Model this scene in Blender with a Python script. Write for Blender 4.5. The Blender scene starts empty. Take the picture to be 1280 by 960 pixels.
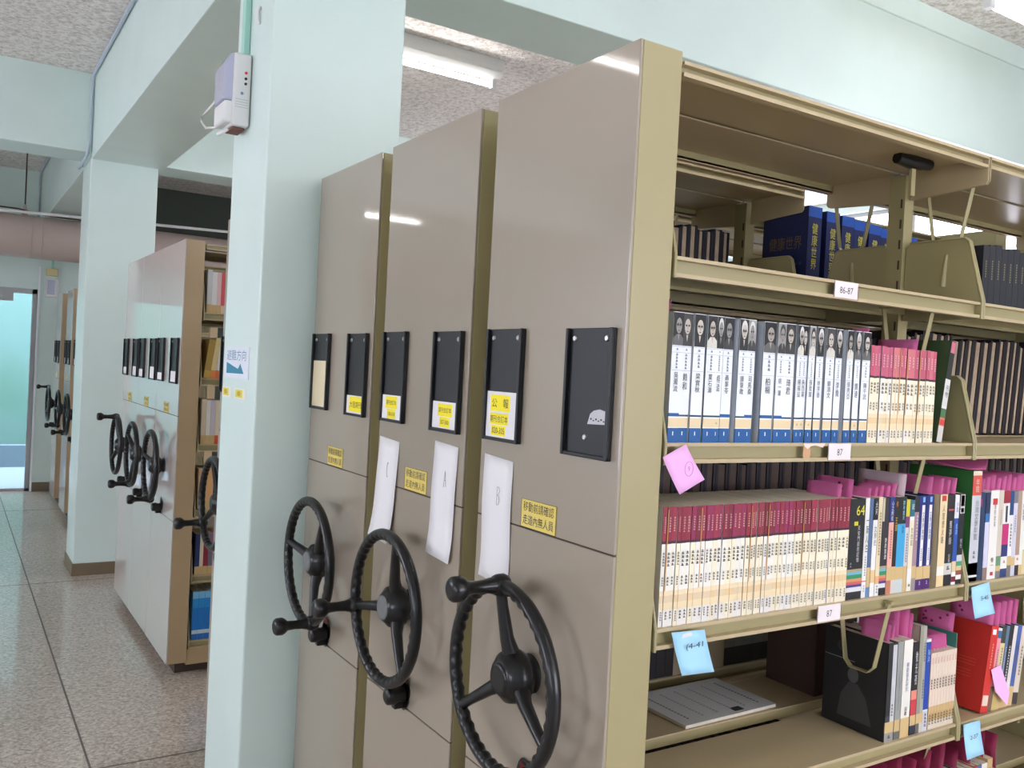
import bpy, bmesh, math, random
from mathutils import Vector, Matrix
random.seed(7)
S = bpy.context.scene
COL = S.collection
PI = math.pi

# ------------------------------------------------------------------ camera, world, exposure
F_PX, YAW, PITCH, ROLL = 1109.12, 0.5665428, -0.01324007, 0.05157371
cam = bpy.data.cameras.new('camera')
cam.sensor_width = 36.0
cam.lens = F_PX / 1280 * 36.0
cam.clip_start = 0.02
camo = bpy.data.objects.new('camera', cam)
COL.objects.link(camo)
_f = Vector((math.sin(YAW) * math.cos(PITCH), math.cos(YAW) * math.cos(PITCH), math.sin(PITCH)))
_r = Vector((math.cos(YAW), -math.sin(YAW), 0))
_u = _r.cross(_f)
_r2 = math.cos(ROLL) * _r + math.sin(ROLL) * _u
_u2 = -math.sin(ROLL) * _r + math.cos(ROLL) * _u
M = Matrix((_r2, _u2, -_f)).transposed().to_4x4()
M.translation = Vector((0, 0, 1.55))
camo.matrix_world = M
S.camera = camo
S.view_settings.view_transform = 'Standard'
S.view_settings.look = 'None'
S.view_settings.gamma = 1.0
S.view_settings.use_curve_mapping = False
S.view_settings.exposure = 0.9
TUBE_POWER = 13.5
SKY_POWER = 5.6

world = bpy.data.worlds.new('sky'); S.world = world
world.use_nodes = True
wn = world.node_tree.nodes; wl = world.node_tree.links
bgn = wn['Background']
tc = wn.new('ShaderNodeTexCoord'); nz = wn.new('ShaderNodeTexNoise'); rp = wn.new('ShaderNodeValToRGB')
nz.inputs['Scale'].default_value = 2.2
rp.color_ramp.elements[0].position = 0.3; rp.color_ramp.elements[0].color = (0.80, 0.80, 0.95, 1)
rp.color_ramp.elements[1].position = 0.7; rp.color_ramp.elements[1].color = (0.90, 0.89, 1.02, 1)
wl.new(tc.outputs['Generated'], nz.inputs['Vector']); wl.new(nz.outputs['Fac'], rp.inputs['Fac'])
wl.new(rp.outputs['Color'], bgn.inputs['Color'])
bgn.inputs['Strength'].default_value = SKY_POWER

# ------------------------------------------------------------------ materials
def lin(c):
    c = c / 255.0
    return c / 12.92 if c <= 0.04045 else ((c + 0.055) / 1.055) ** 2.4
def rgb(r, g, b): return (lin(r), lin(g), lin(b), 1.0)
_mats = {}
def mat(name, col, rough=0.5, metal=0.0, coat=0.0, vary=0.0, scale=8.0, bump=0.0, spec=0.5, coat_rough=0.05):
    if name in _mats: return _mats[name]
    m = bpy.data.materials.new(name); m.use_nodes = True
    nt = m.node_tree; b = nt.nodes['Principled BSDF']
    b.inputs['Base Color'].default_value = col
    b.inputs['Roughness'].default_value = rough
    b.inputs['Metallic'].default_value = metal
    b.inputs['Specular IOR Level'].default_value = spec
    if coat:
        b.inputs['Coat Weight'].default_value = coat
        b.inputs['Coat Roughness'].default_value = coat_rough
    if vary or bump:
        t = nt.nodes.new('ShaderNodeTexCoord'); n = nt.nodes.new('ShaderNodeTexNoise')
        n.inputs['Scale'].default_value = scale; n.inputs['Detail'].default_value = 4
        nt.links.new(t.outputs['Object'], n.inputs['Vector'])
        if vary:
            r = nt.nodes.new('ShaderNodeValToRGB')
            c0 = [max(0, v * (1 - vary)) for v in col[:3]]; c1 = [min(1, v * (1 + vary)) for v in col[:3]]
            r.color_ramp.elements[0].position = 0.35; r.color_ramp.elements[0].color = (*c0, 1)
            r.color_ramp.elements[1].position = 0.65; r.color_ramp.elements[1].color = (*c1, 1)
            nt.links.new(n.outputs['Fac'], r.inputs['Fac']); nt.links.new(r.outputs['Color'], b.inputs['Base Color'])
        if bump:
            bp = nt.nodes.new('ShaderNodeBump'); bp.inputs['Strength'].default_value = bump; bp.inputs['Distance'].default_value = 0.01
            nt.links.new(n.outputs['Fac'], bp.inputs['Height']); nt.links.new(bp.outputs['Normal'], b.inputs['Normal'])
    _mats[name] = m
    return m
def c(r, g, b, rough=0.55):
    return mat('print_%d_%d_%d_%d' % (r, g, b, int(rough * 100)), rgb(r, g, b), rough)
def emis(name, col, power):
    m = bpy.data.materials.new(name); m.use_nodes = True
    b = m.node_tree.nodes['Principled BSDF']
    b.inputs['Base Color'].default_value = (1, 1, 1, 1)
    b.inputs['Emission Color'].default_value = col; b.inputs['Emission Strength'].default_value = power
    return m

WALL = mat('mint_wall_paint', rgb(214, 231, 225), 0.45, vary=0.02, scale=3, coat=0.15, coat_rough=0.3)
PANEL = mat('taupe_enamel', rgb(158, 146, 130), 0.34, coat=0.9, coat_rough=0.05, vary=0.015, scale=2)
FRAME = mat('khaki_enamel', rgb(163, 152, 110), 0.4, coat=0.2, coat_rough=0.2, vary=0.02, scale=5)
PANEL_LIT = mat('pale_warm_enamel', rgb(196, 186, 178), 0.3, coat=0.9, vary=0.015, scale=2)  # panel enamel lightened to stand in for white reflections on farther banks
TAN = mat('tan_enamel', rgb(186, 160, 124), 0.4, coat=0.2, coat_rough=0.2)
SHELF = mat('cream_enamel', rgb(186, 168, 132), 0.4, coat=0.2, coat_rough=0.2, vary=0.015, scale=5)
SEAM = mat('seam_shadow_gap', rgb(70, 55, 45), 0.7)
BLACK = mat('black_plastic', rgb(13, 13, 14), 0.36, coat=0.25, coat_rough=0.1, spec=0.35)
BLACKM = mat('black_holder', rgb(22, 23, 27), 0.45)
GREYCAP = mat('grey_cap', rgb(110, 112, 112), 0.5)
STEEL = mat('steel', rgb(190, 190, 190), 0.3, metal=1.0)
PAPER = mat('white_paper', rgb(232, 230, 230), 0.7)
PINK = mat('pink_paper', rgb(236, 122, 182), 0.7)
LPINK = mat('light_pink_paper', rgb(240, 180, 230), 0.7)
BLUEP = mat('light_blue_paper', rgb(165, 215, 238), 0.7)
INK = mat('ink', rgb(40, 38, 45), 0.6)
PENCIL = mat('pencil', rgb(160, 160, 165), 0.7)
YELLOW = mat('yellow_plate', rgb(228, 205, 105), 0.45)
YELLOWB = mat('yellow_highlight', rgb(250, 232, 30), 0.6)
PAGES = mat('book_pages', rgb(216, 206, 184), 0.8, vary=0.06, scale=60)
OLDPG = mat('old_pages', rgb(176, 155, 128), 0.85, vary=0.12, scale=40)
BROWNB = mat('brown_baseboard', rgb(120, 104, 82), 0.5)
DUCT = mat('pink_beige_duct', rgb(188, 170, 160), 0.45)
CONDUIT = mat('grey_blue_conduit', rgb(182, 196, 206), 0.45)
MINTC = mat('mint_conduit', rgb(165, 215, 200), 0.45)
WHITEP = mat('white_plastic', rgb(226, 226, 224), 0.35)
ALU = mat('aluminium', rgb(178, 176, 178), 0.4, metal=0.6)

def floor_mat():
    m = bpy.data.materials.new('terrazzo'); m.use_nodes = True
    nt = m.node_tree; b = nt.nodes['Principled BSDF']; N = nt.nodes.new; L = nt.links.new
    t = N('ShaderNodeTexCoord')
    v = N('ShaderNodeTexVoronoi'); v.inputs['Scale'].default_value = 95
    n = N('ShaderNodeTexNoise'); n.inputs['Scale'].default_value = 60; n.inputs['Detail'].default_value = 5
    n2 = N('ShaderNodeTexNoise'); n2.inputs['Scale'].default_value = 1.3
    for x in (v, n, n2): L(t.outputs['Object'], x.inputs['Vector'])
    sep = N('ShaderNodeSeparateColor'); L(v.outputs['Color'], sep.inputs['Color'])
    r = N('ShaderNodeValToRGB'); e = r.color_ramp.elements
    e[0].position = 0.0; e[0].color = rgb(132, 122, 110)
    e[1].position = 1.0; e[1].color = rgb(220, 209, 194)
    x = e.new(0.45); x.color = rgb(178, 167, 153)
    L(sep.outputs['Red'], r.inputs['Fac'])
    mx = N('ShaderNodeMix'); mx.data_type = 'RGBA'; mx.inputs['Factor'].default_value = 0.45
    r2 = N('ShaderNodeValToRGB'); r2.color_ramp.elements[0].position = 0.35; r2.color_ramp.elements[0].color = rgb(130, 121, 109)
    r2.color_ramp.elements[1].position = 0.65; r2.color_ramp.elements[1].color = rgb(214, 204, 190)
    L(n.outputs['Fac'], r2.inputs['Fac']); L(r.outputs['Color'], mx.inputs['A']); L(r2.outputs['Color'], mx.inputs['B'])
    L(mx.outputs['Result'], b.inputs['Base Color'])
    b.inputs['Roughness'].default_value = 0.32
    b.inputs['Coat Weight'].default_value = 0.5; b.inputs['Coat Roughness'].default_value = 0.07
    return m
def ceiling_mat():
    m = bpy.data.materials.new('sprayed_ceiling'); m.use_nodes = True
    nt = m.node_tree; b = nt.nodes['Principled BSDF']; N = nt.nodes.new; L = nt.links.new
    t = N('ShaderNodeTexCoord'); n = N('ShaderNodeTexNoise'); n.inputs['Scale'].default_value = 34; n.inputs['Detail'].default_value = 6
    n.inputs['Roughness'].default_value = 0.75
    L(t.outputs['Object'], n.inputs['Vector'])
    r = N('ShaderNodeValToRGB'); e = r.color_ramp.elements
    e[0].position = 0.36; e[0].color = rgb(196, 186, 178); e[1].position = 0.56; e[1].color = rgb(244, 239, 234)
    L(n.outputs['Fac'], r.inputs['Fac']); L(r.outputs['Color'], b.inputs['Base Color'])
    bp = N('ShaderNodeBump'); bp.inputs['Strength'].default_value = 0.6; bp.inputs['Distance'].default_value = 0.02
    L(n.outputs['Fac'], bp.inputs['Height']); L(bp.outputs['Normal'], b.inputs['Normal'])
    b.inputs['Roughness'].default_value = 0.9
    return m
def glass_mat():
    m = bpy.data.materials.new('door_glass'); m.use_nodes = True
    b = m.node_tree.nodes['Principled BSDF']
    b.inputs['Base Color'].default_value = (0.85, 0.97, 0.98, 1)
    b.inputs['Transmission Weight'].default_value = 1.0; b.inputs['Roughness'].default_value = 0.03; b.inputs['IOR'].default_value = 1.1
    return m

# ------------------------------------------------------------------ mesh builder
class MB:
    def __init__(s): s.v = []; s.f = []; s.m = []; s.sm = []; s.mats = []
    def mi(s, m):
        if m not in s.mats: s.mats.append(m)
        return s.mats.index(m)
    def add(s, vs, fs, m, smooth=False):
        o = len(s.v); k = s.mi(m)
        s.v += [tuple(v) for v in vs]
        for f in fs: s.f.append([i + o for i in f]); s.m.append(k); s.sm.append(smooth)
        return s
    def box(s, x0, x1, y0, y1, z0, z1, m):
        vs = [(x, y, z) for x in (x0, x1) for y in (y0, y1) for z in (z0, z1)]
        return s.add(vs, [(0, 1, 3, 2), (4, 6, 7, 5), (0, 4, 5, 1), (2, 3, 7, 6), (0, 2, 6, 4), (1, 5, 7, 3)], m)
    def prism(s, pts, a0, a1, axis, m):      # polygon in the plane normal to axis, extruded a0..a1
        def P(p, a): return {'x': (a, p[0], p[1]), 'y': (p[0], a, p[1]), 'z': (p[0], p[1], a)}[axis]
        n = len(pts); vs = [P(p, a0) for p in pts] + [P(p, a1) for p in pts]
        fs = [tuple(range(n))[::-1], tuple(range(n, 2 * n))] + [(i, (i + 1) % n, n + (i + 1) % n, n + i) for i in range(n)]
        return s.add(vs, fs, m)
    def tube(s, pts, r, m, n=10, closed=False, flat=None, cap=True):
        pts = [Vector(p) for p in pts]; N = len(pts); rings = []
        up = None
        for i, p in enumerate(pts):
            if closed: t = (pts[(i + 1) % N] - pts[i - 1]).normalized()
            else: t = (pts[min(i + 1, N - 1)] - pts[max(i - 1, 0)]).normalized()
            if up is None:
                up = Vector((0, 0, 1)) if abs(t.z) < 0.9 else Vector((1, 0, 0))
            a = (up - t * up.dot(t)).normalized(); b = t.cross(a); up = a
            rr = r[i] if isinstance(r, (list, tuple)) else r
            rings.append([p + rr * (math.cos(2 * PI * k / n) * a + math.sin(2 * PI * k / n) * b) for k in range(n)])
        vs = [q for R in rings for q in R]; fs = []
        for i in range(N if closed else N - 1):
            j = (i + 1) % N
            for k in range(n):
                k2 = (k + 1) % n; fs.append((i * n + k, i * n + k2, j * n + k2, j * n + k))
        s.add(vs, fs, m, True)
        if cap and not closed:
            s.add(rings[0], [tuple(range(n))[::-1]], m); s.add(rings[-1], [tuple(range(n))], m)
        return s
    def strap(s, pts, w, th, wdir, m):       # flat strip along pts, width along wdir
        pts = [Vector(p) for p in pts]; wd = Vector(wdir); N = len(pts); vs = []
        for i, p in enumerate(pts):
            t = (pts[min(i + 1, N - 1)] - pts[max(i - 1, 0)]).normalized(); nn = t.cross(wd).normalized()
            for a, b in ((-1, -1), (1, -1), (1, 1), (-1, 1)): vs.append(p + wd * (a * w / 2) + nn * (b * th / 2))
        fs = [(3, 2, 1, 0), tuple(4 * (N - 1) + k for k in range(4))]
        for i in range(N - 1):
            for k in range(4): fs.append((4 * i + k, 4 * i + (k + 1) % 4, 4 * i + 4 + (k + 1) % 4, 4 * i + 4 + k))
        return s.add(vs, fs, m)
    def lathe(s, prof, axis_o, m, n=28, axis='x'):   # prof: (along, radius)
        o = Vector(axis_o); vs = []
        for a, r in prof:
            for k in range(n):
                cc, ss = r * math.cos(2 * PI * k / n), r * math.sin(2 * PI * k / n)
                vs.append(o + (Vector((a, cc, ss)) if axis == 'x' else Vector((cc, a, ss)) if axis == 'y' else Vector((cc, ss, a))))
        fs = []
        for i in range(len(prof) - 1):
            for k in range(n):
                k2 = (k + 1) % n; fs.append((i * n + k, i * n + k2, (i + 1) * n + k2, (i + 1) * n + k))
        s.add(vs, fs, m, True)
        s.add(vs[:n], [tuple(range(n))], m); s.add(vs[-n:], [tuple(range(n))[::-1]], m)
        return s
    def quad(s, o, u, v, m):
        o = Vector(o); u = Vector(u); v = Vector(v)
        return s.add([o, o + u, o + u + v, o + v], [(0, 1, 2, 3)], m)
    def ellipse(s, ctr, u, v, m, n=16):
        ctr = Vector(ctr); u = Vector(u); v = Vector(v)
        return s.add([ctr + math.cos(2 * PI * k / n) * u + math.sin(2 * PI * k / n) * v for k in range(n)], [tuple(range(n))], m)
    def text(s, body, ctr, right, up, size, m, sx=1.0, line=1.0, w=None, h=None):
        vs, fs = glyphs(body, line)
        if not vs: return s
        x0 = min(v[0] for v in vs); x1 = max(v[0] for v in vs); y0 = min(v[1] for v in vs); y1 = max(v[1] for v in vs)
        kx = size * sx; ky = size
        if w: kx = w / (x1 - x0)
        if h: ky = h / (y1 - y0)
        R = Vector(right); U = Vector(up); C0 = Vector(ctr)
        return s.add([C0 + R * ((v[0] - (x0 + x1) / 2) * kx) + U * ((v[1] - (y0 + y1) / 2) * ky) for v in vs], fs, m)
    def build(s, name, parent=None, loc=None, bevel=0.0, label=None, seg=2):
        me = bpy.data.meshes.new(name)
        me.from_pydata(s.v, [], s.f)
        for m in s.mats: me.materials.append(m)
        me.polygons.foreach_set('material_index', s.m)
        me.polygons.foreach_set('use_smooth', s.sm)
        bm = bmesh.new(); bm.from_mesh(me); bmesh.ops.recalc_face_normals(bm, faces=[f for f in bm.faces if True]) if s.recalc else None
        bm.to_mesh(me); bm.free()
        me.update()
        o = bpy.data.objects.new(name, me); COL.objects.link(o)
        if parent: o.parent = parent
        if loc is not None: o.location = loc
        if bevel:
            b = o.modifiers.new('bevel', 'BEVEL'); b.width = bevel; b.segments = seg; b.limit_method = 'ANGLE'; b.angle_limit = math.radians(40)
        if label: o['label'] = label
        return o
    recalc = True
_gl = {}
def glyphs(body, line=1.0):
    key = (body, line)
    if key in _gl: return _gl[key]
    cu = bpy.data.curves.new('lettering', 'FONT'); cu.body = body; cu.resolution_u = 2; cu.space_line = line; cu.align_x = 'CENTER'
    o = bpy.data.objects.new('lettering', cu); COL.objects.link(o)
    dg = bpy.context.evaluated_depsgraph_get()
    me = bpy.data.meshes.new_from_object(o.evaluated_get(dg))
    r = ([tuple(v.co) for v in me.vertices], [tuple(p.vertices) for p in me.polygons])
    bpy.data.objects.remove(o); bpy.data.curves.remove(cu); bpy.data.meshes.remove(me)
    _gl[key] = r
    return r

def tag(o, label=None, cat=None, group=None, kind=None):
    if label: o['label'] = label
    if cat: o['category'] = cat
    if group: o['group'] = group
    if kind: o['kind'] = kind
    return o
def empty(name, loc=(0, 0, 0), rz=0.0, parent=None):
    o = bpy.data.objects.new(name, None); COL.objects.link(o); o.location = loc; o.rotation_euler = (0, 0, rz); o.empty_display_size = 0.05
    if parent: o.parent = parent
    return o
def copy_tree(o, parent=None):
    k = o.copy(); COL.objects.link(k); k.parent = parent
    for ch in list(o.children): copy_tree(ch, k)
    return k
def struct(name, mb, label, bevel=0.0):
    o = mb.build(name, bevel=bevel); tag(o, label, None, None, 'structure'); return o
def ordinal(n):
    w = ['first', 'second', 'third', 'fourth', 'fifth', 'sixth', 'seventh', 'eighth', 'ninth', 'tenth', 'eleventh', 'twelfth', 'thirteenth',
         'fourteenth', 'fifteenth', 'sixteenth', 'seventeenth', 'eighteenth', 'nineteenth', 'twentieth']
    if n <= 20: return w[n - 1]
    t = {2: 'twenty', 3: 'thirty', 4: 'forty', 5: 'fifty'}[n // 10]
    return {20: 'twentieth', 30: 'thirtieth', 40: 'fortieth', 50: 'fiftieth'}[n] if n % 10 == 0 else t + '-' + w[n % 10 - 1]

# ------------------------------------------------------------------ the setting
CEIL = 3.43
XL, XR, YB, YF = -3.6, 7.5, -3.2, 10.8
f_ = MB().box(XL, XR, YB, YF + 3.5, -0.1, 0, floor_mat())
JM = mat('joint_strip', rgb(96, 86, 78), 0.5)
struct('floor', f_, 'speckled grey brown terrazzo floor')
j = MB()
for x in (-2.5, 0.5, 3.5): j.box(x - 0.004, x + 0.004, YB, YF, 0, 0.0006, JM)
for y in (0.55, 3.55, 6.55, 9.55): j.box(XL, XR, y - 0.004, y + 0.004, 0, 0.0006, JM)
struct('trim_1', j, 'dark joint strips in the terrazzo floor')
struct('ceiling', MB().box(XL, XR, YB, YF, CEIL, CEIL + 0.12, ceiling_mat()), 'rough sprayed grey ceiling')
# left wall with window openings towards the daylight (behind and beside the viewer)
wl_ = MB()
wins = [(-2.4, -0.8), (0.6, 1.9), (4.2, 6.3)]
ys = [YB] + [v for w in wins for v in w] + [YF]
for i in range(0, len(ys), 2): wl_.box(XL - 0.2, XL, ys[i], ys[i + 1], 0, CEIL, WALL)
for a, b in wins: wl_.box(XL - 0.2, XL, a, b, 0, 0.9, WALL); wl_.box(XL - 0.2, XL, a, b, 2.5, CEIL, WALL)
struct('wall_left', wl_, 'mint painted wall with windows on the aisle side')
for i, (a, b) in enumerate(wins):
    w = MB()
    for q in (a, (a + b) / 2 - 0.02, b - 0.04): w.box(XL - 0.12, XL - 0.06, q, q + 0.04, 0.9, 2.5, ALU)
    for q in (0.9, 2.46): w.box(XL - 0.12, XL - 0.06, a, b, q, q + 0.04, ALU)
    struct('window_%d' % (i + 1), w, 'aluminium window frame in the aisle wall')
wb = MB().box(XL, 0.9, YB - 0.2, YB, 0, CEIL, WALL).box(4.3, XR, YB - 0.2, YB, 0, CEIL, WALL).box(0.9, 4.3, YB - 0.2, YB, 0, 0.9, WALL).box(0.9, 4.3, YB - 0.2, YB, 2.6, CEIL, WALL)  # window opening added to throw daylight onto the book fronts
struct('wall_back', wb, 'mint painted wall with a wide window behind the viewer')
w = MB()
for q in (0.9, 1.73, 2.58, 3.43, 4.26): w.box(q, q + 0.04, YB - 0.12, YB - 0.06, 0.9, 2.6, ALU)
for q in (0.9, 2.56): w.box(0.9, 4.3, YB - 0.12, YB - 0.06, q, q + 0.04, ALU)
struct('window_4', w, 'aluminium window frame in the wall behind the viewer')
wr = MB().box(XR, XR + 0.2, YB, 3.6, 0, CEIL, WALL).box(XR, XR + 0.2, 6.5, YF, 0, CEIL, WALL).box(XR, XR + 0.2, 3.6, 6.5, 0, 1.0, WALL).box(XR, XR + 0.2, 3.6, 6.5, 3.3, CEIL, WALL)
struct('wall_right', wr, 'mint painted wall with a window at the far ends of the shelves')
w = MB()
for q in (3.6, 5.03, 6.46): w.box(XR + 0.06, XR + 0.12, q, q + 0.04, 1.0, 3.3, ALU)
for q in (1.0, 3.26): w.box(XR + 0.06, XR + 0.12, 3.6, 6.5, q, q + 0.04, ALU)
struct('window_5', w, 'aluminium window frame at the far end of the middle bay')
# far wall with glazed door opening
DX0, DX1, DZ = -0.95, 0.785, 2.175
struct('wall_front', MB().box(XL, DX0, YF, YF + 0.2, 0, CEIL, WALL).box(DX0, DX1, YF, YF + 0.2, DZ, CEIL, WALL).box(DX1, XR, YF, YF + 0.2, 0, CEIL, WALL),
       'mint wall at the end of the aisle around the glass door')
struct('wall_partition', MB().box(1.32, XR, YF - 0.09, YF - 0.02, 0, CEIL, mat('dark_board', rgb(72, 80, 72), 0.7)), 'dark grey green boarding on the far wall of the unlit bay')  # dark sheet stands in for the shade of the unlit bay
struct('baseboard_front', MB().box(DX1 + 0.01, 1.31, YF - 0.015, YF, 0, 0.1, BROWNB), 'brown baseboard on the far wall', 0.003)
gl = glass_mat()
d = MB()
d.box(DX0, DX1, YF + 0.04, YF + 0.1, DZ - 0.05, DZ, ALU).box(DX1 - 0.045, DX1, YF + 0.04, YF + 0.1, 0, DZ, ALU).box(DX0, DX0 + 0.04, YF + 0.04, YF + 0.1, 0, DZ, ALU)
d.box(DX0, DX1, YF + 0.04, YF + 0.1, 0, 0.03, ALU)
dd = struct('door_1', d, 'aluminium framed glass door at the end of the aisle')
MB().box(DX0 + 0.04, 0.545, YF + 0.06, YF + 0.07, 0.03, DZ - 0.05, gl).box(0.55, DX1 - 0.045, YF + 0.06, YF + 0.07, 0.03, DZ - 0.05, gl).build('pane', dd)
MB().box(0.30, 0.56, YF + 0.02, YF + 0.075, DZ - 0.14, DZ - 0.05, ALU).box(0.44, 0.455, YF + 0.018, YF + 0.02, DZ - 0.11, DZ - 0.08, STEEL).build('door_clamp', dd, bevel=0.004)
struct('trim_2', MB().box(DX1, DX1 + 0.02, YF - 0.02, YF + 0.12, 0, 2.42, mat('white_trim', rgb(238, 242, 246), 0.4)), 'white edge strip beside the glass door')
# outside: a low kerb wall and paving past the door
struct('trim_6', MB().box(-6, 6, YF + 0.25, YF + 3.2, -0.05, 0.004, mat('outside_paving', rgb(120, 132, 138), 0.8)), 'grey paving outside the glass door')
ow = MB().box(-3, 3.5, YF + 2.2, YF + 2.4, 0, 0.28, mat('outside_kerb', rgb(96, 112, 124), 0.7))
struct('trim_3', ow, 'low grey kerb wall outside the glass door')

ext = bpy.data.materials.new('outside_greenery'); ext.use_nodes = True
_b = ext.node_tree.nodes['Principled BSDF']; _t = ext.node_tree.nodes.new('ShaderNodeTexCoord'); _n = ext.node_tree.nodes.new('ShaderNodeTexNoise'); _r = ext.node_tree.nodes.new('ShaderNodeValToRGB')
_n.inputs['Scale'].default_value = 0.9
_r.color_ramp.elements[0].position = 0.4; _r.color_ramp.elements[0].color = (0.08, 0.165, 0.13, 1)
_r.color_ramp.elements[1].position = 0.6; _r.color_ramp.elements[1].color = (0.105, 0.19, 0.175, 1)
ext.node_tree.links.new(_t.outputs['Object'], _n.inputs['Vector']); ext.node_tree.links.new(_n.outputs['Fac'], _r.inputs['Fac']); ext.node_tree.links.new(_r.outputs['Color'], _b.inputs['Base Color'])
struct('wall_outside', MB().box(-8, 10, YF + 3.3, YF + 3.5, -0.1, 4.5, ext), 'blue green garden wall seen through the glass door')

C1 = (0.772, 1.198, 2.63, 3.01); C2 = (0.770, 1.205, 6.69, 7.10)
for i, (q, lab) in enumerate(((C1, 'mint painted column beside the nearest carriages'), (C2, 'mint painted column farther down the aisle'))):
    struct('column' if i == 0 else 'column.001', MB().box(q[0], q[1], q[2], q[3], 0, CEIL, WALL), lab, 0.006)
    struct('trim_%d' % (4 + i), MB().box(q[0] - 0.008, q[1] + 0.008, q[2] - 0.008, q[3] + 0.008, 0, 0.085, BROWNB), 'brown baseboard around the foot of a column', 0.003)
SOF = 2.855
struct('beam', MB().box(0.774, 1.24, YB, YF, SOF, CEIL, WALL), 'long mint beam running over the columns along the aisle', 0.004)
struct('beam.001', MB().box(1.24, XR, 2.63, 2.975, 2.82, CEIL, WALL).box(1.24, XR, 2.615, 2.63, 3.32, CEIL, WALL), 'mint cross beam above the nearest carriages', 0.004)
struct('beam.002', MB().box(1.24, XR, 6.69, 7.03, 2.875, CEIL, WALL), 'mint cross beam over the middle shelving bank', 0.004)
struct('beam.003', MB().box(XL, 0.774, 6.69, 7.06, 2.893, CEIL, WALL), 'mint cross beam over the aisle', 0.004)

# duct, hanger, cable, conduits
dt = empty('air_duct', (0, 9.6, 2.595)); tag(dt, 'round pink beige air duct crossing above the aisle end', 'duct')
b = MB(); b.lathe([(-3.5, 0.2), (7.0, 0.2)], (0, 0, 0), DUCT, 40); b.build('pipe', dt)
for x in (0.62, 0.71):
    b = MB(); b.lathe([(x - 0.006, 0.2), (x - 0.005, 0.2035), (x + 0.005, 0.2035), (x + 0.006, 0.2)], (0, 0, 0), DUCT, 40); b.build('joint_band', dt)
b = MB(); b.tube([(0.56, 0, 0.2), (0.56, 0, CEIL - 2.595)], 0.006, SEAM, 8); b.tube([(0.56, 0, 0.19), (0.56, 0, 0.3)], [0.03, 0.008], DUCT, 10); b.build('hanger_rod', dt)
cb = MB().tube([(-3.4, 9.55, 2.86), (-1.5, 9.55, 2.83), (0.2, 9.55, 2.845), (0.5, 9.5, 2.835), (0.7, 9.5, 2.805), (0.9, 9.5, 2.80), (1.6, 9.5, 2.80)], 0.007, SEAM, 8)
tag(cb.build('cable'), 'thin dark cable lying along the top of the duct', 'cable')
tag(MB().tube([(-3.4, 9.38, 2.68), (6.9, 9.38, 2.98)], 0.014, WHITEP, 10).build('water_pipe'), 'thin white pipe running along the top of the duct', 'pipe')
cd = MB().tube([(0.758, YB + 0.1, 3.412), (0.758, 6.62, 3.412), (0.757, 6.665, 3.39), (0.757, 6.672, 3.33), (0.757, 6.672, 2.95), (0.745, 6.672, 2.88), (0.74, 6.70, 2.855), (0.74, 7.1, 2.855)], 0.011, CONDUIT, 10)
tag(cd.build('conduit'), 'grey blue conduit along the beam top, bending down at the far column', 'conduit')
cd = MB().tube([(0.755, 7.05, 2.855), (0.755, 7.08, 3.3), (0.757, 7.12, 3.41), (0.757, 10.7, 3.41), (0.757, 10.78, 3.35), (0.757, 10.78, 2.8)], 0.009, CONDUIT, 10)
tag(cd.build('conduit'), 'pale conduit on the far beam beyond the cross beam', 'conduit')

# ------------------------------------------------------------------ fluorescent lamps
def lamp(x0, x1, y, label, rz=0.0, drop=0.0):
    L_ = x1 - x0; t = empty('ceiling_lamp', ((x0 + x1) / 2, y, CEIL - drop), rz); tag(t, label, 'lamp', 'fluorescent ceiling lamps')
    MB().prism([(-0.05, 0), (0.05, 0), (0.05, -0.05), (0.055, -0.08), (0.022, -0.115), (-0.022, -0.115), (-0.055, -0.08), (-0.05, -0.05)], -L_ / 2, L_ / 2, 'x', WHITEP).build('reflector', t, bevel=0.003)
    if drop:
        for sx in (-1, 1): MB().tube([(sx * L_ * 0.35, 0, -0.002), (sx * L_ * 0.35, 0, drop)], 0.006, WHITEP, 8).build('hanger_rod', t)
    MB().lathe([(-L_ / 2 + 0.05, 0.015), (L_ / 2 - 0.05, 0.015)], (0, 0, -0.148), TUBE, 14).build('tube', t)
    for sx in (-1, 1):
        MB().box(sx * (L_ / 2 - 0.035) - 0.016, sx * (L_ / 2 - 0.035) + 0.016, -0.017, 0.017, -0.17, -0.11, WHITEP).build('lamp_holder', t, bevel=0.003)
    return t
TUBE = emis('fluorescent_tube', (1.0, 0.97, 0.95, 1), TUBE_POWER)
lamp(1.48, 2.76, 4.66, 'fluorescent tube lamp glowing on the ceiling beyond the near column', 0.02)
lamp(3.6, 4.86, 4.66, 'fluorescent tube lamp deeper in the middle bay')  # unseen lamp added to brighten the middle bay beam and ceiling
lamp(3.2, 4.46, 1.90, 'fluorescent tube lamp cut by the top right corner of the view', 0, 0.26)
lamp(1.15, 2.41, 0.5, 'fluorescent tube lamp above the open bookshelf aisle')  # unseen lamp, placed here to brighten the shelf end plates
lamp(0.7, 1.96, -0.4, 'fluorescent tube lamp over the viewer')  # unseen lamp added for more front light on the books
lamp(0.4, 1.66, -1.9, 'fluorescent tube lamp behind the viewer, second row')  # this and the next two: unseen lamps added to light the spines
lamp(2.4, 3.66, -2.5, 'fluorescent tube lamp by the back wall')  # added out of view as fill for the open shelves
lamp(2.9, 4.16, -1.2, 'fluorescent tube lamp over the reading side behind the viewer')  # added out of view, low-angle fill for the book fronts
lamp(-2.2, -0.95, 3.9, 'fluorescent tube lamp over the aisle near the viewer')
lamp(-2.6, -1.2, 9.1, 'fluorescent tube lamp over the far aisle end', 0, 0.10)

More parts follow.
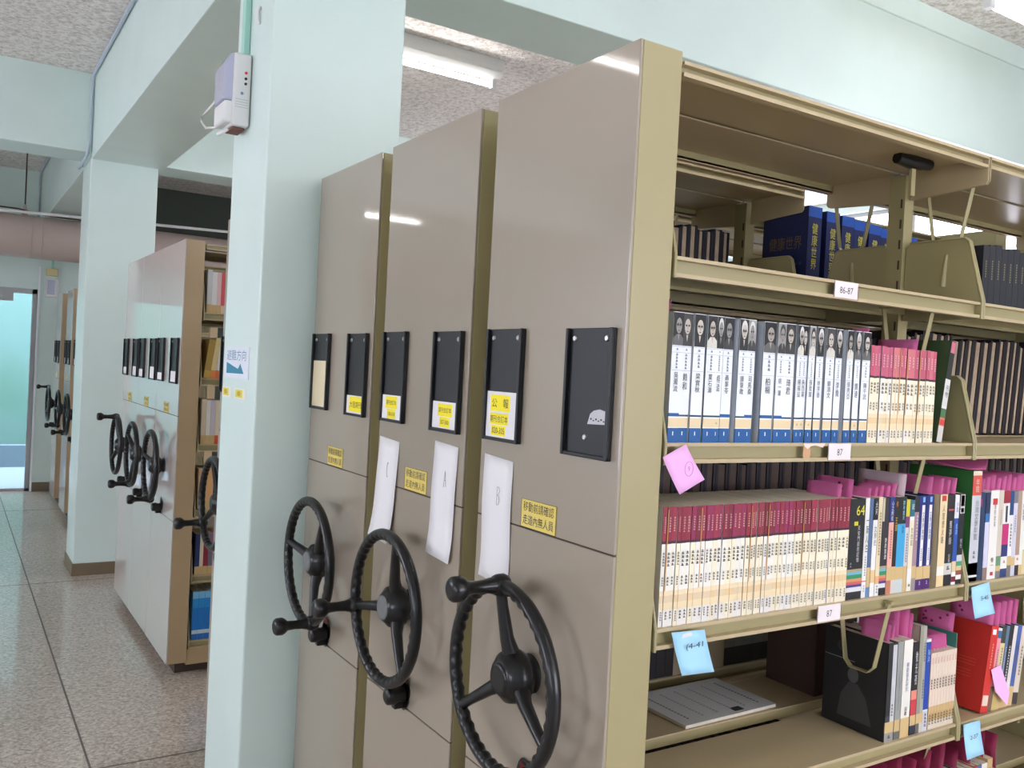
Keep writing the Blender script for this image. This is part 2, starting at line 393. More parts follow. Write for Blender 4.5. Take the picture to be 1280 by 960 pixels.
# ------------------------------------------------------------------ mobile shelving carriages
LEV = [2.093, 1.763, 1.443, 1.122, 0.802, 0.482, 0.162]
BAY = 0.94
PX0, PX1 = 0.934, 1.027
X0 = 1.032
def shelf_mb(x0, x1, yf, dr, z, cover=False):
    b = MB(); dep = 0.205 if cover else 0.188; hh = 0.024 if cover else 0.034
    def bx(ya, yb, za, zb, m=SHELF):
        a, e = yf + dr * ya, yf + dr * yb
        b.box(x0, x1, min(a, e), max(a, e), za, zb, m)
    bx(0.002, dep, z - 0.0045, z - 0.001)
    bx(-0.004, 0.012, z - 0.006, z)
    bx(0.010, 0.013, z - hh, z - 0.003, FRAME)
    bx(-0.004, 0.013, z - hh - 0.002, z - hh + 0.005)
    if not cover: bx(dep - 0.004, dep, z - 0.024, z - 0.004, FRAME)
    if not cover: bx(0.075, 0.105, z - 0.012, z - 0.004)
    return b
def bracket_mb(x, yf, dr, z, cover):
    if cover:
        pts = [(0.0, 0.0), (0.0, -0.055), (0.006, -0.062), (0.19, -0.074), (0.19, 0.0)]
        b = MB().prism([(yf + dr * (p[0] - 0.004), z + p[1]) for p in pts], x - 0.0015, x + 0.0015, 'x', SHELF)
    else:
        pts = [(-0.006, -0.038), (-0.006, 0.002), (0.032, 0.142), (0.042, 0.15), (0.18, 0.15), (0.19, 0.14), (0.19, -0.038)]
        b = MB().prism([(yf + dr * p[0], z + p[1]) for p in pts], x - 0.0015, x + 0.0015, 'x', FRAME)
        # rolled edge and pressed groove
        b.tube([(x, yf + dr * p[0], z + p[1]) for p in pts[:5]], 0.0032, FRAME, 6)
        b.tube([(x - 0.001, yf + dr * 0.09, z + 0.04), (x - 0.001, yf + dr * 0.085, z + 0.115)], [0.008, 0.004], FRAME, 8)
        b.tube([(x + 0.001, yf + dr * 0.09, z + 0.04), (x + 0.001, yf + dr * 0.085, z + 0.115)], [0.008, 0.004], FRAME, 8)
    return b
def make_wheel(parent, loc, ang, cap):
    t = MB(); n = 168; R = 0.168
    nt_ = 14; vs = []
    for k in range(n):
        a = 2 * PI * k / n; er = Vector((0, math.cos(a), math.sin(a)))
        for q in range(nt_):
            ph = 2 * PI * q / nt_
            inw = max(0.0, -math.cos(ph)); rr = 0.0124 * (1 + 0.20 * inw * math.sin(a * 42))
            vs.append(er * (R + rr * math.cos(ph)) + Vector((rr * 1.05 * math.sin(ph), 0, 0)))
    t.add(vs, [(k * nt_ + q, k * nt_ + (q + 1) % nt_, ((k + 1) % n) * nt_ + (q + 1) % nt_, ((k + 1) % n) * nt_ + q) for k in range(n) for q in range(nt_)], BLACK, True)
    for k in range(3):
        a = k * 2 * PI / 3; cs, sn = math.cos(a), math.sin(a)
        t.tube([(0.03, 0.02 * cs, 0.02 * sn), (0.014, 0.07 * cs, 0.07 * sn), (0.004, 0.13 * cs, 0.13 * sn), (0, 0.166 * cs, 0.166 * sn)], [0.019, 0.013, 0.0105, 0.0105], BLACK, 12)
    t.lathe([(-0.004, 0.026), (0.0, 0.034), (0.004, 0.036), (0.012, 0.046), (0.034, 0.05), (0.044, 0.046), (0.05, 0.036), (0.058, 0.033), (0.0655, 0.036)], (0, 0, 0), BLACK, 32)
    w = t.build('handwheel', parent, loc)
    w.rotation_euler = (ang, 0, 0)
    MB().lathe([(-0.0065, 0.022), (-0.0055, 0.027), (-0.003, 0.028)], (0, 0, 0), cap, 28).build('hub_cap', w)
    g = MB()
    g.lathe([(-0.019, 0.012), (-0.015, 0.0175), (-0.006, 0.0205), (0.006, 0.0205), (0.014, 0.0165), (0.018, 0.010)], (0, R, 0), BLACK, 16)
    g.lathe([(-0.108, 0.012), (-0.106, 0.019), (-0.1, 0.023), (-0.085, 0.0235), (-0.078, 0.02), (-0.07, 0.013), (-0.05, 0.0115), (-0.03, 0.013), (-0.016, 0.016)], (0, R, 0), BLACK, 20)
    g.build('spinner_knob', w, bevel=0.003)
    return w
def holder(parent, ya, yb, z0, z1):
    # ya>yb: ya is the far side; plate on the -x face
    b = MB(); x = PX0
    b.box(x - 0.005, x - 0.0005, yb, ya, z0, z1, BLACKM)
    for q in (yb, ya - 0.007): b.box(x - 0.013, x - 0.005, q, q + 0.007, z0, z1, BLACKM)
    b.box(x - 0.011, x - 0.005, yb, ya, z0, z0 + 0.007, BLACKM)
    h = b.build('label_holder', parent, bevel=0.0015)
    for q in (yb + 0.02, ya - 0.02):
        MB().lathe([(-0.008, 0.004), (-0.006, 0.0055), (-0.004, 0.0055)], (x, q, z1 - 0.018), STEEL, 12).build('screw', h)
    return h
def card(parent, y0, y1, z0, z1, m=None, patches=(), lines=()):
    b = MB(); x = PX0 - 0.0062; b.box(x - 0.0006, x, y0, y1, z0, z1, m or PAPER)
    w = y1 - y0; hh = z1 - z0; yc = (y0 + y1) / 2
    for (u0, u1, v0, v1) in patches:   # u measured from the far side (left as read)
        b.quad((x - 0.0008, y1 - u0 * w, z0 + v0 * hh), (0, -(u1 - u0) * w, 0), (0, 0, (v1 - v0) * hh), YELLOWB)
    for (txt, u, v, tw, th) in lines:
        b.text(txt, (x - 0.0010, y1 - u * w, z0 + v * hh), (0, -1, 0), (0, 0, 1), 0.01, INK, w=tw * w, h=th * hh)
    return b.build('card', parent)

def carriage(y0, w, label, bays=2, wheel=95, cap=BLACK, plate=True, back=True, group='mobile shelving carriages', pm=None, fm=None):
    pm = pm or PANEL; fm = fm or FRAME
    yc = y0 + w / 2; y1 = y0 + w
    t = empty('shelving_carriage', (0, 0, 0)); tag(t, label, 'shelving', group)
    # end panel in three sheets with a dark gap behind their seams
    MB().box(PX0 + 0.002, PX0 + 0.0055, y0 + 0.0015, y1 - 0.0015, 0.07, 2.103, SEAM).build('seam_backing', t, label='dark gap seen in the panel seams')
    for za, zb in ((0.06, 0.7485), (0.7515, 1.2545), (1.2575, 2.106)):
        MB().box(PX0, PX0 + 0.006, y0, y1, za, zb, pm).build('end_panel', t, bevel=0.0015)
    MB().box(PX0 + 0.0062, PX1, y0 + 0.0004, y1 - 0.0004, 0.06, 2.106, fm).build('end_frame', t, bevel=0.002)
    fr = MB(); xe = X0 + BAY * bays
    fr.box(PX1, xe, y0 + 0.01, y1 - 0.01, 0.045, 0.125, fm)
    fr.build('base', t, bevel=0.003)
    MB().box(PX0 + 0.05, xe - 0.05, y0 + 0.05, y1 - 0.05, 0.0, 0.06, SEAM).build('plinth', t, label='dark recessed plinth')
    MB().box(xe + 0.003, xe + 0.07, y0, y1, 0.06, 2.106, fm).build('end_frame', t, bevel=0.002)
    for k in range(1, bays + 1):
        if k == bays: continue
        x = X0 + BAY * k
        p = MB().box(x - 0.018, x + 0.018, yc - 0.022, yc + 0.022, 0.12, 2.08, FRAME)
        for z in [0.2 + 0.05 * i for i in range(37)]:
            p.box(x - 0.0186, x - 0.0178, yc - 0.016, yc - 0.011, z, z + 0.022, SEAM)
        p.build('upright', t)
    MB().box(PX1 + 0.002, xe, yc - 0.03, yc + 0.03, 2.094, 2.1, FRAME).build('centre_rail', t)  # strip added to keep light out of the slot between top covers
    sides = ((y0 + 0.008, 1), (y1 - 0.008, -1)) if back else ((y0 + 0.008, 1),)
    for yf, dr in sides:
        for k in range(bays):
            xa, xb = X0 + BAY * k + 0.003, X0 + BAY * (k + 1) - 0.003
            for li, z in enumerate(LEV):
                s = shelf_mb(xa, xb, yf, dr, z, li == 0).build('top_cover' if li == 0 else 'shelf', t)
                for xx in ((xa + 0.001, xb - 0.001) if (li or k) else (xb - 0.001,)):
                    bracket_mb(xx, yf, dr, z, li == 0).build('shelf_bracket', s)
    make_wheel(t, (0.868, yc, 0.993), math.radians(180 - wheel), cap)
    k = MB(); k.ellipse((PX0 - 0.004, yc, 0.79), (0, 0.026, 0), (0, 0, 0.045), BLACK, 24)
    k.lathe([(-0.004, 0.026), (0, 0.026)], (PX0, yc, 0.79), BLACK, 24)
    k.lathe([(-0.05, 0.012), (-0.046, 0.02), (-0.03, 0.022), (-0.018, 0.018), (-0.004, 0.02)], (PX0, yc + 0.004, 0.782), BLACK, 20)
    k.box(PX0 - 0.03, PX0 - 0.004, yc - 0.008, yc + 0.01, 0.752, 0.785, BLACK)
    k.quad((PX0 - 0.0052, yc + 0.012, 0.812), (0, -0.024, 0), (0, 0, 0.012), c(150, 40, 40))
    k.build('lock_knob', t, bevel=0.002)
    if plate:
        b = MB(); b.box(PX0 - 0.0014, PX0 - 0.0003, yc - 0.0575, yc + 0.0575, 1.2585, 1.312, YELLOW)
        for zz, tx in ((1.2985, '移動前請確認'), (1.274, '走道內無人員')):
            b.text(tx, (PX0 - 0.0018, yc + 0.0, zz), (0, -1, 0), (0, 0, 1), 0.01, INK, w=0.1, h=0.0185)
        e = 0.001
        for (ya, yb, za, zb) in ((-0.0575, 0.0575, 1.2585, 1.2592), (-0.0575, 0.0575, 1.3113, 1.312), (-0.0575, -0.0567, 1.2585, 1.312), (0.0567, 0.0575, 1.2585, 1.312)):
            b.box(PX0 - 0.0017, PX0 - 0.0014, yc + ya, yc + yb, za, zb, INK)
        b.build('warning_plate', t, label='yellow plate with two lines of black writing')
    far = holder(t, y0 + 0.9551 * w, y0 + 0.663 * w, 1.412, 1.635)
    near = holder(t, y0 + 0.337 * w, y0 + 0.045 * w, 1.410, 1.633)
    t['w'] = w
    return t, far, near

W = 0.445
A, Af, An = carriage(1.13, W, 'nearest beige mobile shelving carriage with open bookshelves facing the viewer', 2, 95, BLACK)
B_, Bf, Bn = carriage(1.643, W, 'beige mobile carriage between the nearest carriage and the one by the column', 2, 192, GREYCAP)
C_, Cf, Cn = carriage(2.156, W, 'beige mobile carriage standing against the near mint column', 2, 290, GREYCAP)
D_, Df, Dn = carriage(3.22, W, 'mobile carriage mostly hidden behind the near column, only its wheel showing', 1, 215, BLACK, plate=False, back=False)
WE = 0.525
E1, E1f, E1n = carriage(4.43, WE, 'glossy carriage of the middle bank with books showing at its open side', 1, 285, BLACK, pm=PANEL_LIT, fm=TAN)
E2, E2f, E2n = carriage(4.963, WE, 'glossy carriage in the centre of the middle bank', 1, 262, BLACK, back=False, pm=PANEL_LIT, fm=TAN)
E3, E3f, E3n = carriage(5.496, WE, 'glossy carriage of the middle bank next to the far column', 1, 100, BLACK, back=False, pm=PANEL_LIT, fm=TAN)
F1, F1f, F1n = carriage(8.2, W, 'far bank carriage half hidden behind the far column', 1, 250, BLACK, back=False, pm=PANEL_LIT, fm=TAN)
F2, F2f, F2n = carriage(8.94, W, 'far bank carriage seen as a narrow strip past the far column', 1, 300, BLACK, back=False, pm=PANEL_LIT, fm=TAN)
F3, F3f, F3n = carriage(9.87, W, 'farthest carriage, beside the glass door wall', 1, 95, BLACK, back=False, pm=PANEL_LIT, fm=TAN)

# bay 2 of the middle carriage has no front cover
for ch in list(B_.children):
    if ch.name.startswith('top_cover'):
        xs = [v.co.x for v in ch.data.vertices]; yv = [v.co.y for v in ch.data.vertices]
        if min(xs) > X0 + BAY - 0.01 and min(yv) < 1.7:
            for g in list(ch.children): bpy.data.objects.remove(g)
            bpy.data.objects.remove(ch)

# cards in the label holders
def ycard(y0, w, which):
    return (y0 + 0.69 * w, y0 + 0.94 * w) if which == 'far' else (y0 + 0.063 * w, y0 + 0.32 * w)
a, b = ycard(1.13, W, 'far')
card(Af, a + 0.002, b, 1.418, 1.51, None, [(0.14, 0.8, 0.58, 0.93), (0.14, 0.76, 0.29, 0.53), (0.2, 0.68, 0.05, 0.27)],
     [('公　報', 0.47, 0.755, 0.56, 0.2), ('期刊合訂本', 0.45, 0.41, 0.6, 0.15), ('020-305', 0.44, 0.16, 0.42, 0.13)])
a, b = ycard(1.13, W, 'near')
tb = MB(); x = PX0 - 0.0056
tb.add([(x, a + 0.005, 1.47), (x, a + 0.055, 1.468), (x, a + 0.048, 1.486), (x, a + 0.038, 1.492), (x, a + 0.022, 1.495), (x, a + 0.005, 1.492)], [(0, 1, 2, 3, 4, 5)], c(196, 196, 200))
for i in range(6): tb.box(x - 0.0002, x, a + 0.008 + 0.007 * i, a + 0.012 + 0.007 * i, 1.474 + 0.002 * (i % 2), 1.476 + 0.003 * (i % 2), INK)
tb.build('torn_label', An, label='torn white remnant of a label')
MB().lathe([(-0.008, 0.004), (-0.006, 0.0055), (-0.004, 0.0055)], (PX0, a + 0.06, 1.445), STEEL, 12).build('screw', An)
a, b = ycard(1.643, W, 'far')
card(Bf, a, b, 1.418, 1.478, None, [(0.18, 0.78, 0.45, 0.95), (0.28, 0.72, 0.04, 0.42)], [('期刊合訂本', 0.48, 0.7, 0.5, 0.2), ('108-018', 0.5, 0.23, 0.34, 0.16)])
a, b = ycard(1.643, W, 'near')
card(Bn, a, b, 1.418, 1.477, None, [(0.22, 0.8, 0.45, 0.92), (0.3, 0.72, 0.05, 0.42)], [('期刊合訂本', 0.51, 0.69, 0.5, 0.2), ('307-500', 0.51, 0.24, 0.34, 0.16)])
a, b = ycard(2.156, W, 'far')
card(Cf, a, b, 1.42, 1.555, c(222, 208, 172))
a, b = ycard(2.156, W, 'near')
card(Cn, a, b, 1.417, 1.465, None, [(0.16, 0.96, 0.1, 0.94)], [('大陸期刊', 0.55, 0.5, 0.7, 0.36)])
for (hf, hn, y0, w, hs) in ((E1f, E1n, 4.43, WE, (0.035, 0.05)), (E2f, E2n, 4.963, WE, (0.04, 0.06)), (E3f, E3n, 5.496, WE, (0.04, 0.05)), (F2f, F2n, 8.94, W, (0.05, 0.05)), (F3f, F3n, 9.87, W, (0.05, 0.05)), (F1f, F1n, 8.2, W, (0.05, 0.05))):
    for hh, wh, q in ((hf, 'far', 0), (hn, 'near', 1)):
        a, b = ycard(y0, w, wh); card(hh, a, b, 1.418, 1.42 + hs[q])
# black plastic clip under the first top cover and round clips on the rear brackets
k = MB(); k.tube([(1.79, 1.245, 2.079), (1.84, 1.24, 2.076), (1.90, 1.235, 2.078)], [0.013, 0.017, 0.012], BLACK, 10)
k.box(1.835, 1.85, 1.236, 1.243, 2.0, 2.07, FRAME); k.build('rail_clip', A, label='black plastic clip under the top cover')
for (x, y, z, P) in ((1.9685, 1.44, 1.80, A), (1.962, 1.70, 1.80, B_)):
    MB().lathe([(-0.006, 0.016), (-0.004, 0.02), (0, 0.02)], (x, y, z), BLACK, 20).lathe([(-0.009, 0.004), (-0.006, 0.005)], (x, y, z), STEEL, 10).build('round_clip', P)

# hanging U-shaped book supports
def usupport(x, yc, z, label, drop=0.155, parent_y=1):
    pts = [(x, yc - 0.065, z), (x, yc - 0.036, z - drop + 0.014), (x, yc - 0.022, z - drop), (x, yc + 0.022, z - drop), (x, yc + 0.036, z - drop + 0.014), (x, yc + 0.06, z)]
    b = MB().strap(pts, 0.014, 0.0025, (1, 0, 0), FRAME)
    b.box(x - 0.006, x + 0.006, yc - 0.072, yc + 0.068, z - 0.002, z + 0.004, FRAME)
    o = b.build('book_support', bevel=0.0006); tag(o, label, 'book support', 'hanging book supports'); return o
usupport(2.04, 1.27, 2.075, 'U-shaped strap hanging from the top cover behind the tall end plate', 0.16)
usupport(1.985, 1.50, 2.075, 'U-shaped strap hanging in front of the dark blue volumes', 0.165)
usupport(1.83, 1.225, 1.745, 'U-shaped strap hanging behind the pink-topped paperbacks', 0.16)
usupport(1.83, 1.225, 1.424, 'U-shaped strap hanging above the mixed books with pink slips', 0.16)
usupport(1.695, 1.20, 1.104, 'U-shaped strap pressed against the black picture-covered book', 0.16)
usupport(1.92, 1.225, 0.784, 'U-shaped strap hanging under the fourth shelf over red slips', 0.16)

# ------------------------------------------------------------------ books
NAVY = c(25, 32, 84)
def vmarks(b, x, z0, z1, w, m, y=-0.0007, step=None, fill=0.72):
    step = step or w * 1.15; z = z1
    while z - step * fill > z0:
        b.quad((x - w / 2, y, z - step * fill), (w, 0, 0), (0, 0, step * fill * 0.34), m)
        b.quad((x - w / 2 + w * 0.1, y, z - step * fill * 0.5), (w * random.uniform(0.5, 0.9), 0, 0), (0, 0, step * fill * 0.3), m)
        b.quad((x - w * 0.12, y, z - step * fill), (w * 0.22, 0, 0), (0, 0, step * fill), m)
        z -= step
def book(label, x, y, z, t, h, d, bands, side=None, side2=None, pages=PAGES, board=None, marks=(), texts=(), tilt=0.0, yaw=0.0, group=None, hard=True, extra=None, quads=(), back=False, pitch=0.0):
    """x = left edge of the spine, y = spine plane, z = shelf top. bands: (z-fraction from, to, material)."""
    r = empty('book', (x + t / 2, y, z + abs(math.sin(tilt)) * t / 2)); tag(r, label, 'book', group)
    r.rotation_euler = (pitch, tilt, yaw)
    ct = board or (0.0016 if t > 0.012 else 0.0009)
    side = side or bands[-1][2]; side2 = side2 or side
    b = MB(); hw = t / 2
    ov = 0.003 if hard else 0.0004
    b.box(-hw, -hw + ct, 0.0, d, 0, h, side); b.box(hw - ct, hw, 0.0, d, 0, h, side2)
    for z0, z1, m in bands: b.box(-hw, hw, -0.0006 if hard else -0.0003, ct, z0 * h, z1 * h, m)
    for (x0, x1, z0, z1, m) in quads: b.quad((-hw + x0 * t, -0.0011, z0 * h), ((x1 - x0) * t, 0, 0), (0, 0, (z1 - z0) * h), m)
    b.build('cover', r)
    MB().box(-hw + ct, hw - ct, ct, d - ov, ov, h - ov, pages).build('pages', r)
    if marks or texts:
        l = MB()
        for (xf, z0, z1, wf, m) in marks:
            l = MB(); vmarks(l, -hw + xf * t, z0 * h, z1 * h, wf * t, m, y=-0.0014)
            if l.v: l.build('lettering', r)
        for (txt, xf, zc, tw, th, m) in texts:
            l = MB().text(txt, (-hw + xf * t, -0.0016, zc * h), (1, 0, 0), (0, 0, 1), 0.01, m, w=tw * t, h=th * h); l.build('lettering', r)
    if extra: extra(r, t, h, d)
    return r
YF0 = 1.142     # spine plane of books standing flush with the shelf front
# --- second shelf: white biographies with portraits
white = c(230, 234, 236); wside = c(206, 212, 220); cream = c(226, 204, 162); blue = c(18, 84, 146); dkblue = c(22, 58, 84)
names = ['吳\n濁\n流', '賴\n和', '梁\n實\n秋', '葉\n石\n濤', '楊\n逵', '聶\n華\n苓', '鍾\n肇\n政', '司\n馬\n桑', None, '柏\n楊', '姚\n一\n葦', '琦\n君', '楊\n福\n益', '朱\n西\n甯', '張\n我\n軍', '林\n亨\n泰', '鄭\n清\n文', '李\n喬', '張\n秀\n亞', '錦\n連', '陳\n千\n武']
wx = [(1.0477, .0241), (1.0728, .0245), (1.0982, .0269), (1.1299, .0236), (1.1535, .0168), (1.1753, .0243), (1.2108, .0218), (1.2326, .0199), (1.2535, .0149), (1.2791, .0325), (1.3127, .0210), (1.3337, .0269), (1.3686, .0171), (1.3857, .0162), (1.4019, .0175), (1.4241, .0202), (1.4526, .0254), (1.4865, .0197), (1.5162, .0188), (1.5413, .0178), (1.5655, .0250)]
def portrait_fn(i):
    rnd = random.Random(i * 13 + 5)
    bgc = rnd.choice([c(20, 20, 22), c(62, 58, 54), c(150, 148, 142), c(36, 34, 34), c(24, 24, 24)])
    dark = bgc is not c(150, 148, 142)
    skin = rnd.choice([c(182, 172, 160), c(160, 152, 142), c(140, 136, 132), c(192, 184, 172)]); coat = rnd.choice([c(30, 30, 32), c(210, 205, 192), c(96, 94, 92), c(56, 54, 54)])
    hair = rnd.choice([c(18, 18, 18), c(210, 208, 204), c(60, 58, 56), c(14, 14, 14)])
    def fn(r, t, h, d):
        b = MB(); y = -0.0012; zb, zt = 0.745 * h, 0.995 * h; H = zt - zb
        cx = rnd.uniform(-0.04, 0.06) * t; w = t * 0.49
        b.quad((-w, y, zb), (2 * w, 0, 0), (0, 0, H), bgc)
        b.add([(-w, y - .0001, zb), (w, y - .0001, zb), (w, y - .0001, zb + H * .22), (cx + w * .4, y - .0001, zb + H * .34), (cx - w * .4, y - .0001, zb + H * .34), (-w, y - .0001, zb + H * .2)], [(0, 1, 2, 3, 4, 5)], coat)
        b.add([(cx - w * .18, y - .0002, zb + H * .34), (cx + w * .18, y - .0002, zb + H * .34), (cx, y - .0002, zb + H * .12)], [(0, 1, 2)], skin)
        fw = min(w * .6, H * .24)
        b.ellipse((cx, y - .0003, zb + H * .69), (fw * 1.22, 0, 0), (0, 0, H * .28), hair, 18)
        b.ellipse((cx, y - .0004, zb + H * .6), (fw * .95, 0, 0), (0, 0, H * .24), skin, 18)
        for sx in (-1, 1):
            b.ellipse((cx + sx * fw * .42, y - .0005, zb + H * .63), (fw * .3, 0, 0), (0, 0, H * .034), c(48, 44, 42), 8)
            if i % 3 != 1:
                b.tube([(cx + sx * fw * .42 + fw * .34 * math.cos(q), y - .0006, zb + H * .63 + H * .06 * math.sin(q)) for q in [2 * PI * k / 12 for k in range(12)]], 0.00022, c(30, 28, 28), 4, closed=True)
        b.quad((cx - fw * .07, y - .0005, zb + H * .5), (fw * .14, 0, 0), (0, 0, H * .1), c(128, 118, 108))
        b.ellipse((cx, y - .0005, zb + H * .45), (fw * .3, 0, 0), (0, 0, H * .018), c(90, 70, 66), 8)
        b.build('portrait', r)
    return fn
nwhite = 0
for i, (x, t) in enumerate(wx):
    h = 0.226; yy = YF0 + (0.004 if i % 4 == 1 else 0.0)
    if names[i] is None:
        book('thin dark navy volume set back between the white portrait books', x, YF0 + 0.02, LEV[1 + 1], t - 0.004, 0.222, 0.15, [(0, 1, NAVY)], group='books on the second shelf'); continue
    nwhite += 1
    bl = 0.205 if i % 3 else 0.2
    bands = [(0, 0.112, blue), (0.112, 0.118, white), (0.118, 0.19, cream), (0.19, 0.2, white), (0.2, 0.2 + (0.026 if i in (0, 5, 7, 9, 10) else 0.014), blue if i in (0, 5, 7, 9, 10) else dkblue), (0.2 + (0.026 if i in (0, 5, 7, 9, 10) else 0.014), 1.0, white)]
    n = names[i].count('\n') + 1
    zc = 0.465 if n == 3 else 0.47
    q = [(0.04, 0.96, 0.735, 0.738, c(160, 170, 178)), (0.04, 0.96, 0.69, 0.6925, c(160, 170, 178)), (0.04, 0.96, 0.553, 0.5555, c(160, 170, 178)),
         (0.44, 0.52, 0.055, 0.085, white)]
    mk = [(0.5, 0.565, 0.685, 0.2, c(120, 128, 138)), (0.5, 0.70, 0.725, 0.18, c(110, 110, 120)), (0.5, 0.145, 0.165, 0.3, c(190, 165, 120))]
    book('white biography with spine portrait, %s from the left on its shelf' % ordinal(nwhite), x, yy, LEV[2], t, h, 0.16, bands, side=wside,
         marks=mk, texts=[(names[i], 0.48, zc, 0.42 if t > 0.02 else 0.5, 0.15 if n == 3 else 0.13, c(52, 52, 60))], group='white portrait biographies on the second shelf', extra=portrait_fn(i), quads=q)
# --- burgundy topped poetry series, second and third shelves
def poetry(label, x, z, t, h, rose, cr, group, i):
    rnd = random.Random(i * 7 + (3 if rose else 11))
    top = (rnd.choice([c(196, 96, 116), c(188, 86, 108), c(204, 112, 122), c(190, 92, 120)]) if rose else rnd.choice([c(140, 34, 58), c(132, 28, 54), c(118, 26, 48), c(150, 40, 64), c(140, 34, 76)]))
    body = c(238, 228, 200) if cr else c(234, 230, 218)
    wash = c(226, 196, 148) if cr else c(222, 200, 164)
    zt = 0.69 if rose else 0.715
    bands = [(0, 0.14, c(232, 222, 196) if cr else c(226, 222, 214)), (0.14, 0.2, c(232, 212, 172)), (0.2, 0.26, wash), (0.26, 0.30, c(234, 214, 176)), (0.3, zt - 0.022, body), (zt - 0.022, zt, c(58, 30, 46)), (zt, 1.0, top)]
    mk = [(0.5, 0.50, 0.625, 0.5, c(96, 92, 88)), (0.5, 0.33, 0.42, 0.42, c(110, 104, 98)), (0.5, 0.04, 0.13, 0.4, c(110, 96, 84)), (0.5, 0.78, 0.92, 0.35, c(224, 178, 168) if not rose else c(236, 196, 196))]
    q = []
    if rnd.random() < 0.18: q.append((0.0, 0.16, 0.3, 0.98, c(206, 150, 84)))
    return book(label, x, YF0 + rnd.uniform(-0.0015, 0.002), z, t * 0.97, h, 0.148, bands, side=c(216, 190, 150) if rnd.random() < .4 else c(228, 224, 214), marks=mk, group=group, hard=False, quads=q)
x = 1.5925; ws = [random.uniform(0.85, 1.2) for _ in range(18)]; k = (1.8215 - x) / sum(ws)
for i, w in enumerate(ws):
    poetry('slim paperback with a faded rose top, %s from the white biographies' % ordinal(i + 1), x, LEV[2], w * k, 0.2 + random.uniform(-.001, .001), True, random.random() < .7, 'rose-topped paperbacks on the second shelf', i); x += w * k
x = 1.0505; ws = [random.uniform(0.82, 1.25) for _ in range(46)]; k = (1.5525 - x) / sum(ws)
for i, w in enumerate(ws):
    poetry('slim paperback with a burgundy top, %s from the left on its shelf' % ordinal(i + 1), x, LEV[3], w * k, 0.2085, False, (i > 10 and random.random() < .75) or i in (3, 6), 'burgundy-topped paperbacks on the third shelf', i); x += w * k
G2 = 'books on the second shelf'
book('green and black magazine leaning beside the rose-topped paperbacks', 1.842, YF0 + 0.002, LEV[2], 0.019, 0.228, 0.17, [(0, 0.16, c(200, 196, 186)), (0.16, 0.24, c(206, 120, 96)), (0.24, 0.33, c(70, 110, 70)), (0.33, 0.62, c(214, 214, 206)), (0.62, 1, c(34, 38, 32))], side=c(52, 74, 42), hard=False, tilt=0.155, yaw=0.0,
     texts=[('刊\n物', 0.5, 0.5, 0.5, 0.12, INK)], quads=[(0.1, 0.9, 0.88, 0.99, c(200, 110, 130)), (0.1, 0.9, 0.17, 0.22, c(210, 60, 50))], group=G2)

# --- third shelf: mixed books
G3 = 'mixed books on the third shelf'
TAPE = c(206, 176, 122); wt = c(230, 228, 223); blk = c(26, 26, 30)
def mixed(label, x, t, h, bands, z=LEV[3], d=0.15, group=G3, **kw): return book(label, x, kw.pop('y', YF0), z, t * 0.985, h, d, bands, group=group, hard=kw.pop('hard', False), **kw)
rain = [(0, 0.075, blk), (0.075, 0.12, c(214, 214, 216)), (0.12, 0.145, c(70, 50, 120)), (0.145, 0.175, c(196, 96, 86)), (0.175, 0.205, c(206, 140, 96)), (0.205, 0.245, c(46, 140, 92)), (0.245, 0.275, c(110, 172, 190)), (0.275, 0.3, c(170, 150, 110)), (0.3, 1.0, blk)]
mixed('thick black book with yellow brushed 64 and rainbow stripes at its foot', 1.5545, 0.0495, 0.206, rain, hard=True, texts=[('64', 0.66, 0.885, 0.52, 0.1, c(214, 208, 60)), ('天\n安\n門\n前\n的\n記\n憶', 0.62, 0.55, 0.16, 0.36, c(200, 200, 200))], quads=[(0.3, 0.55, 0.735, 0.775, c(210, 200, 60))], marks=[(0.2, 0.32, 0.37, 0.1, c(150, 150, 150))])
mixed('narrow white book with brushed black title next to the black 64 book', 1.6045, 0.0134, 0.2065, [(0, 0.16, wt), (0.16, 0.17, c(200, 90, 80)), (0.17, 1, wt)], texts=[('一\n筆\n人\n生', 0.55, 0.62, 0.62, 0.32, INK)], marks=[(0.5, 0.22, 0.42, 0.35, c(120, 120, 120)), (0.5, 0.04, 0.13, 0.35, c(150, 150, 190))])
mixed('slate blue book with no label beside the narrow white book', 1.6187, 0.0119, 0.206, [(0, 0.1, c(92, 130, 170)), (0.1, 0.3, TAPE), (0.3, 1, c(82, 104, 140))])
mixed('white book with black top third, right of the slate blue book', 1.6319, 0.0147, 0.205, [(0, 0.14, wt), (0.14, 0.27, c(220, 190, 140)), (0.27, 0.78, wt), (0.78, 1, blk)], texts=[('大\n河', 0.5, 0.9, 0.5, 0.13, wt), ('文\n學\n史', 0.5, 0.62, 0.5, 0.2, INK)])
mixed('cream book with brown lettering left of the rainbow-footed thin book', 1.6479, 0.0135, 0.207, [(0, 0.12, wt), (0.12, 0.2, c(224, 170, 120)), (0.2, 1, c(222, 206, 168))], marks=[(0.5, 0.4, 0.85, 0.4, c(140, 110, 80)), (0.5, 0.02, 0.11, 0.4, c(120, 120, 150))])
mixed('black book with white title and rainbow stripes low on its thin spine', 1.6614, 0.023, 0.205, rain[:-1] + [(0.3, 1, c(46, 40, 46))], texts=[('詩\n的\n旅\n途', 0.65, 0.48, 0.3, 0.22, wt)], quads=[(0, 0.3, 0.76, 1, c(200, 190, 160))])
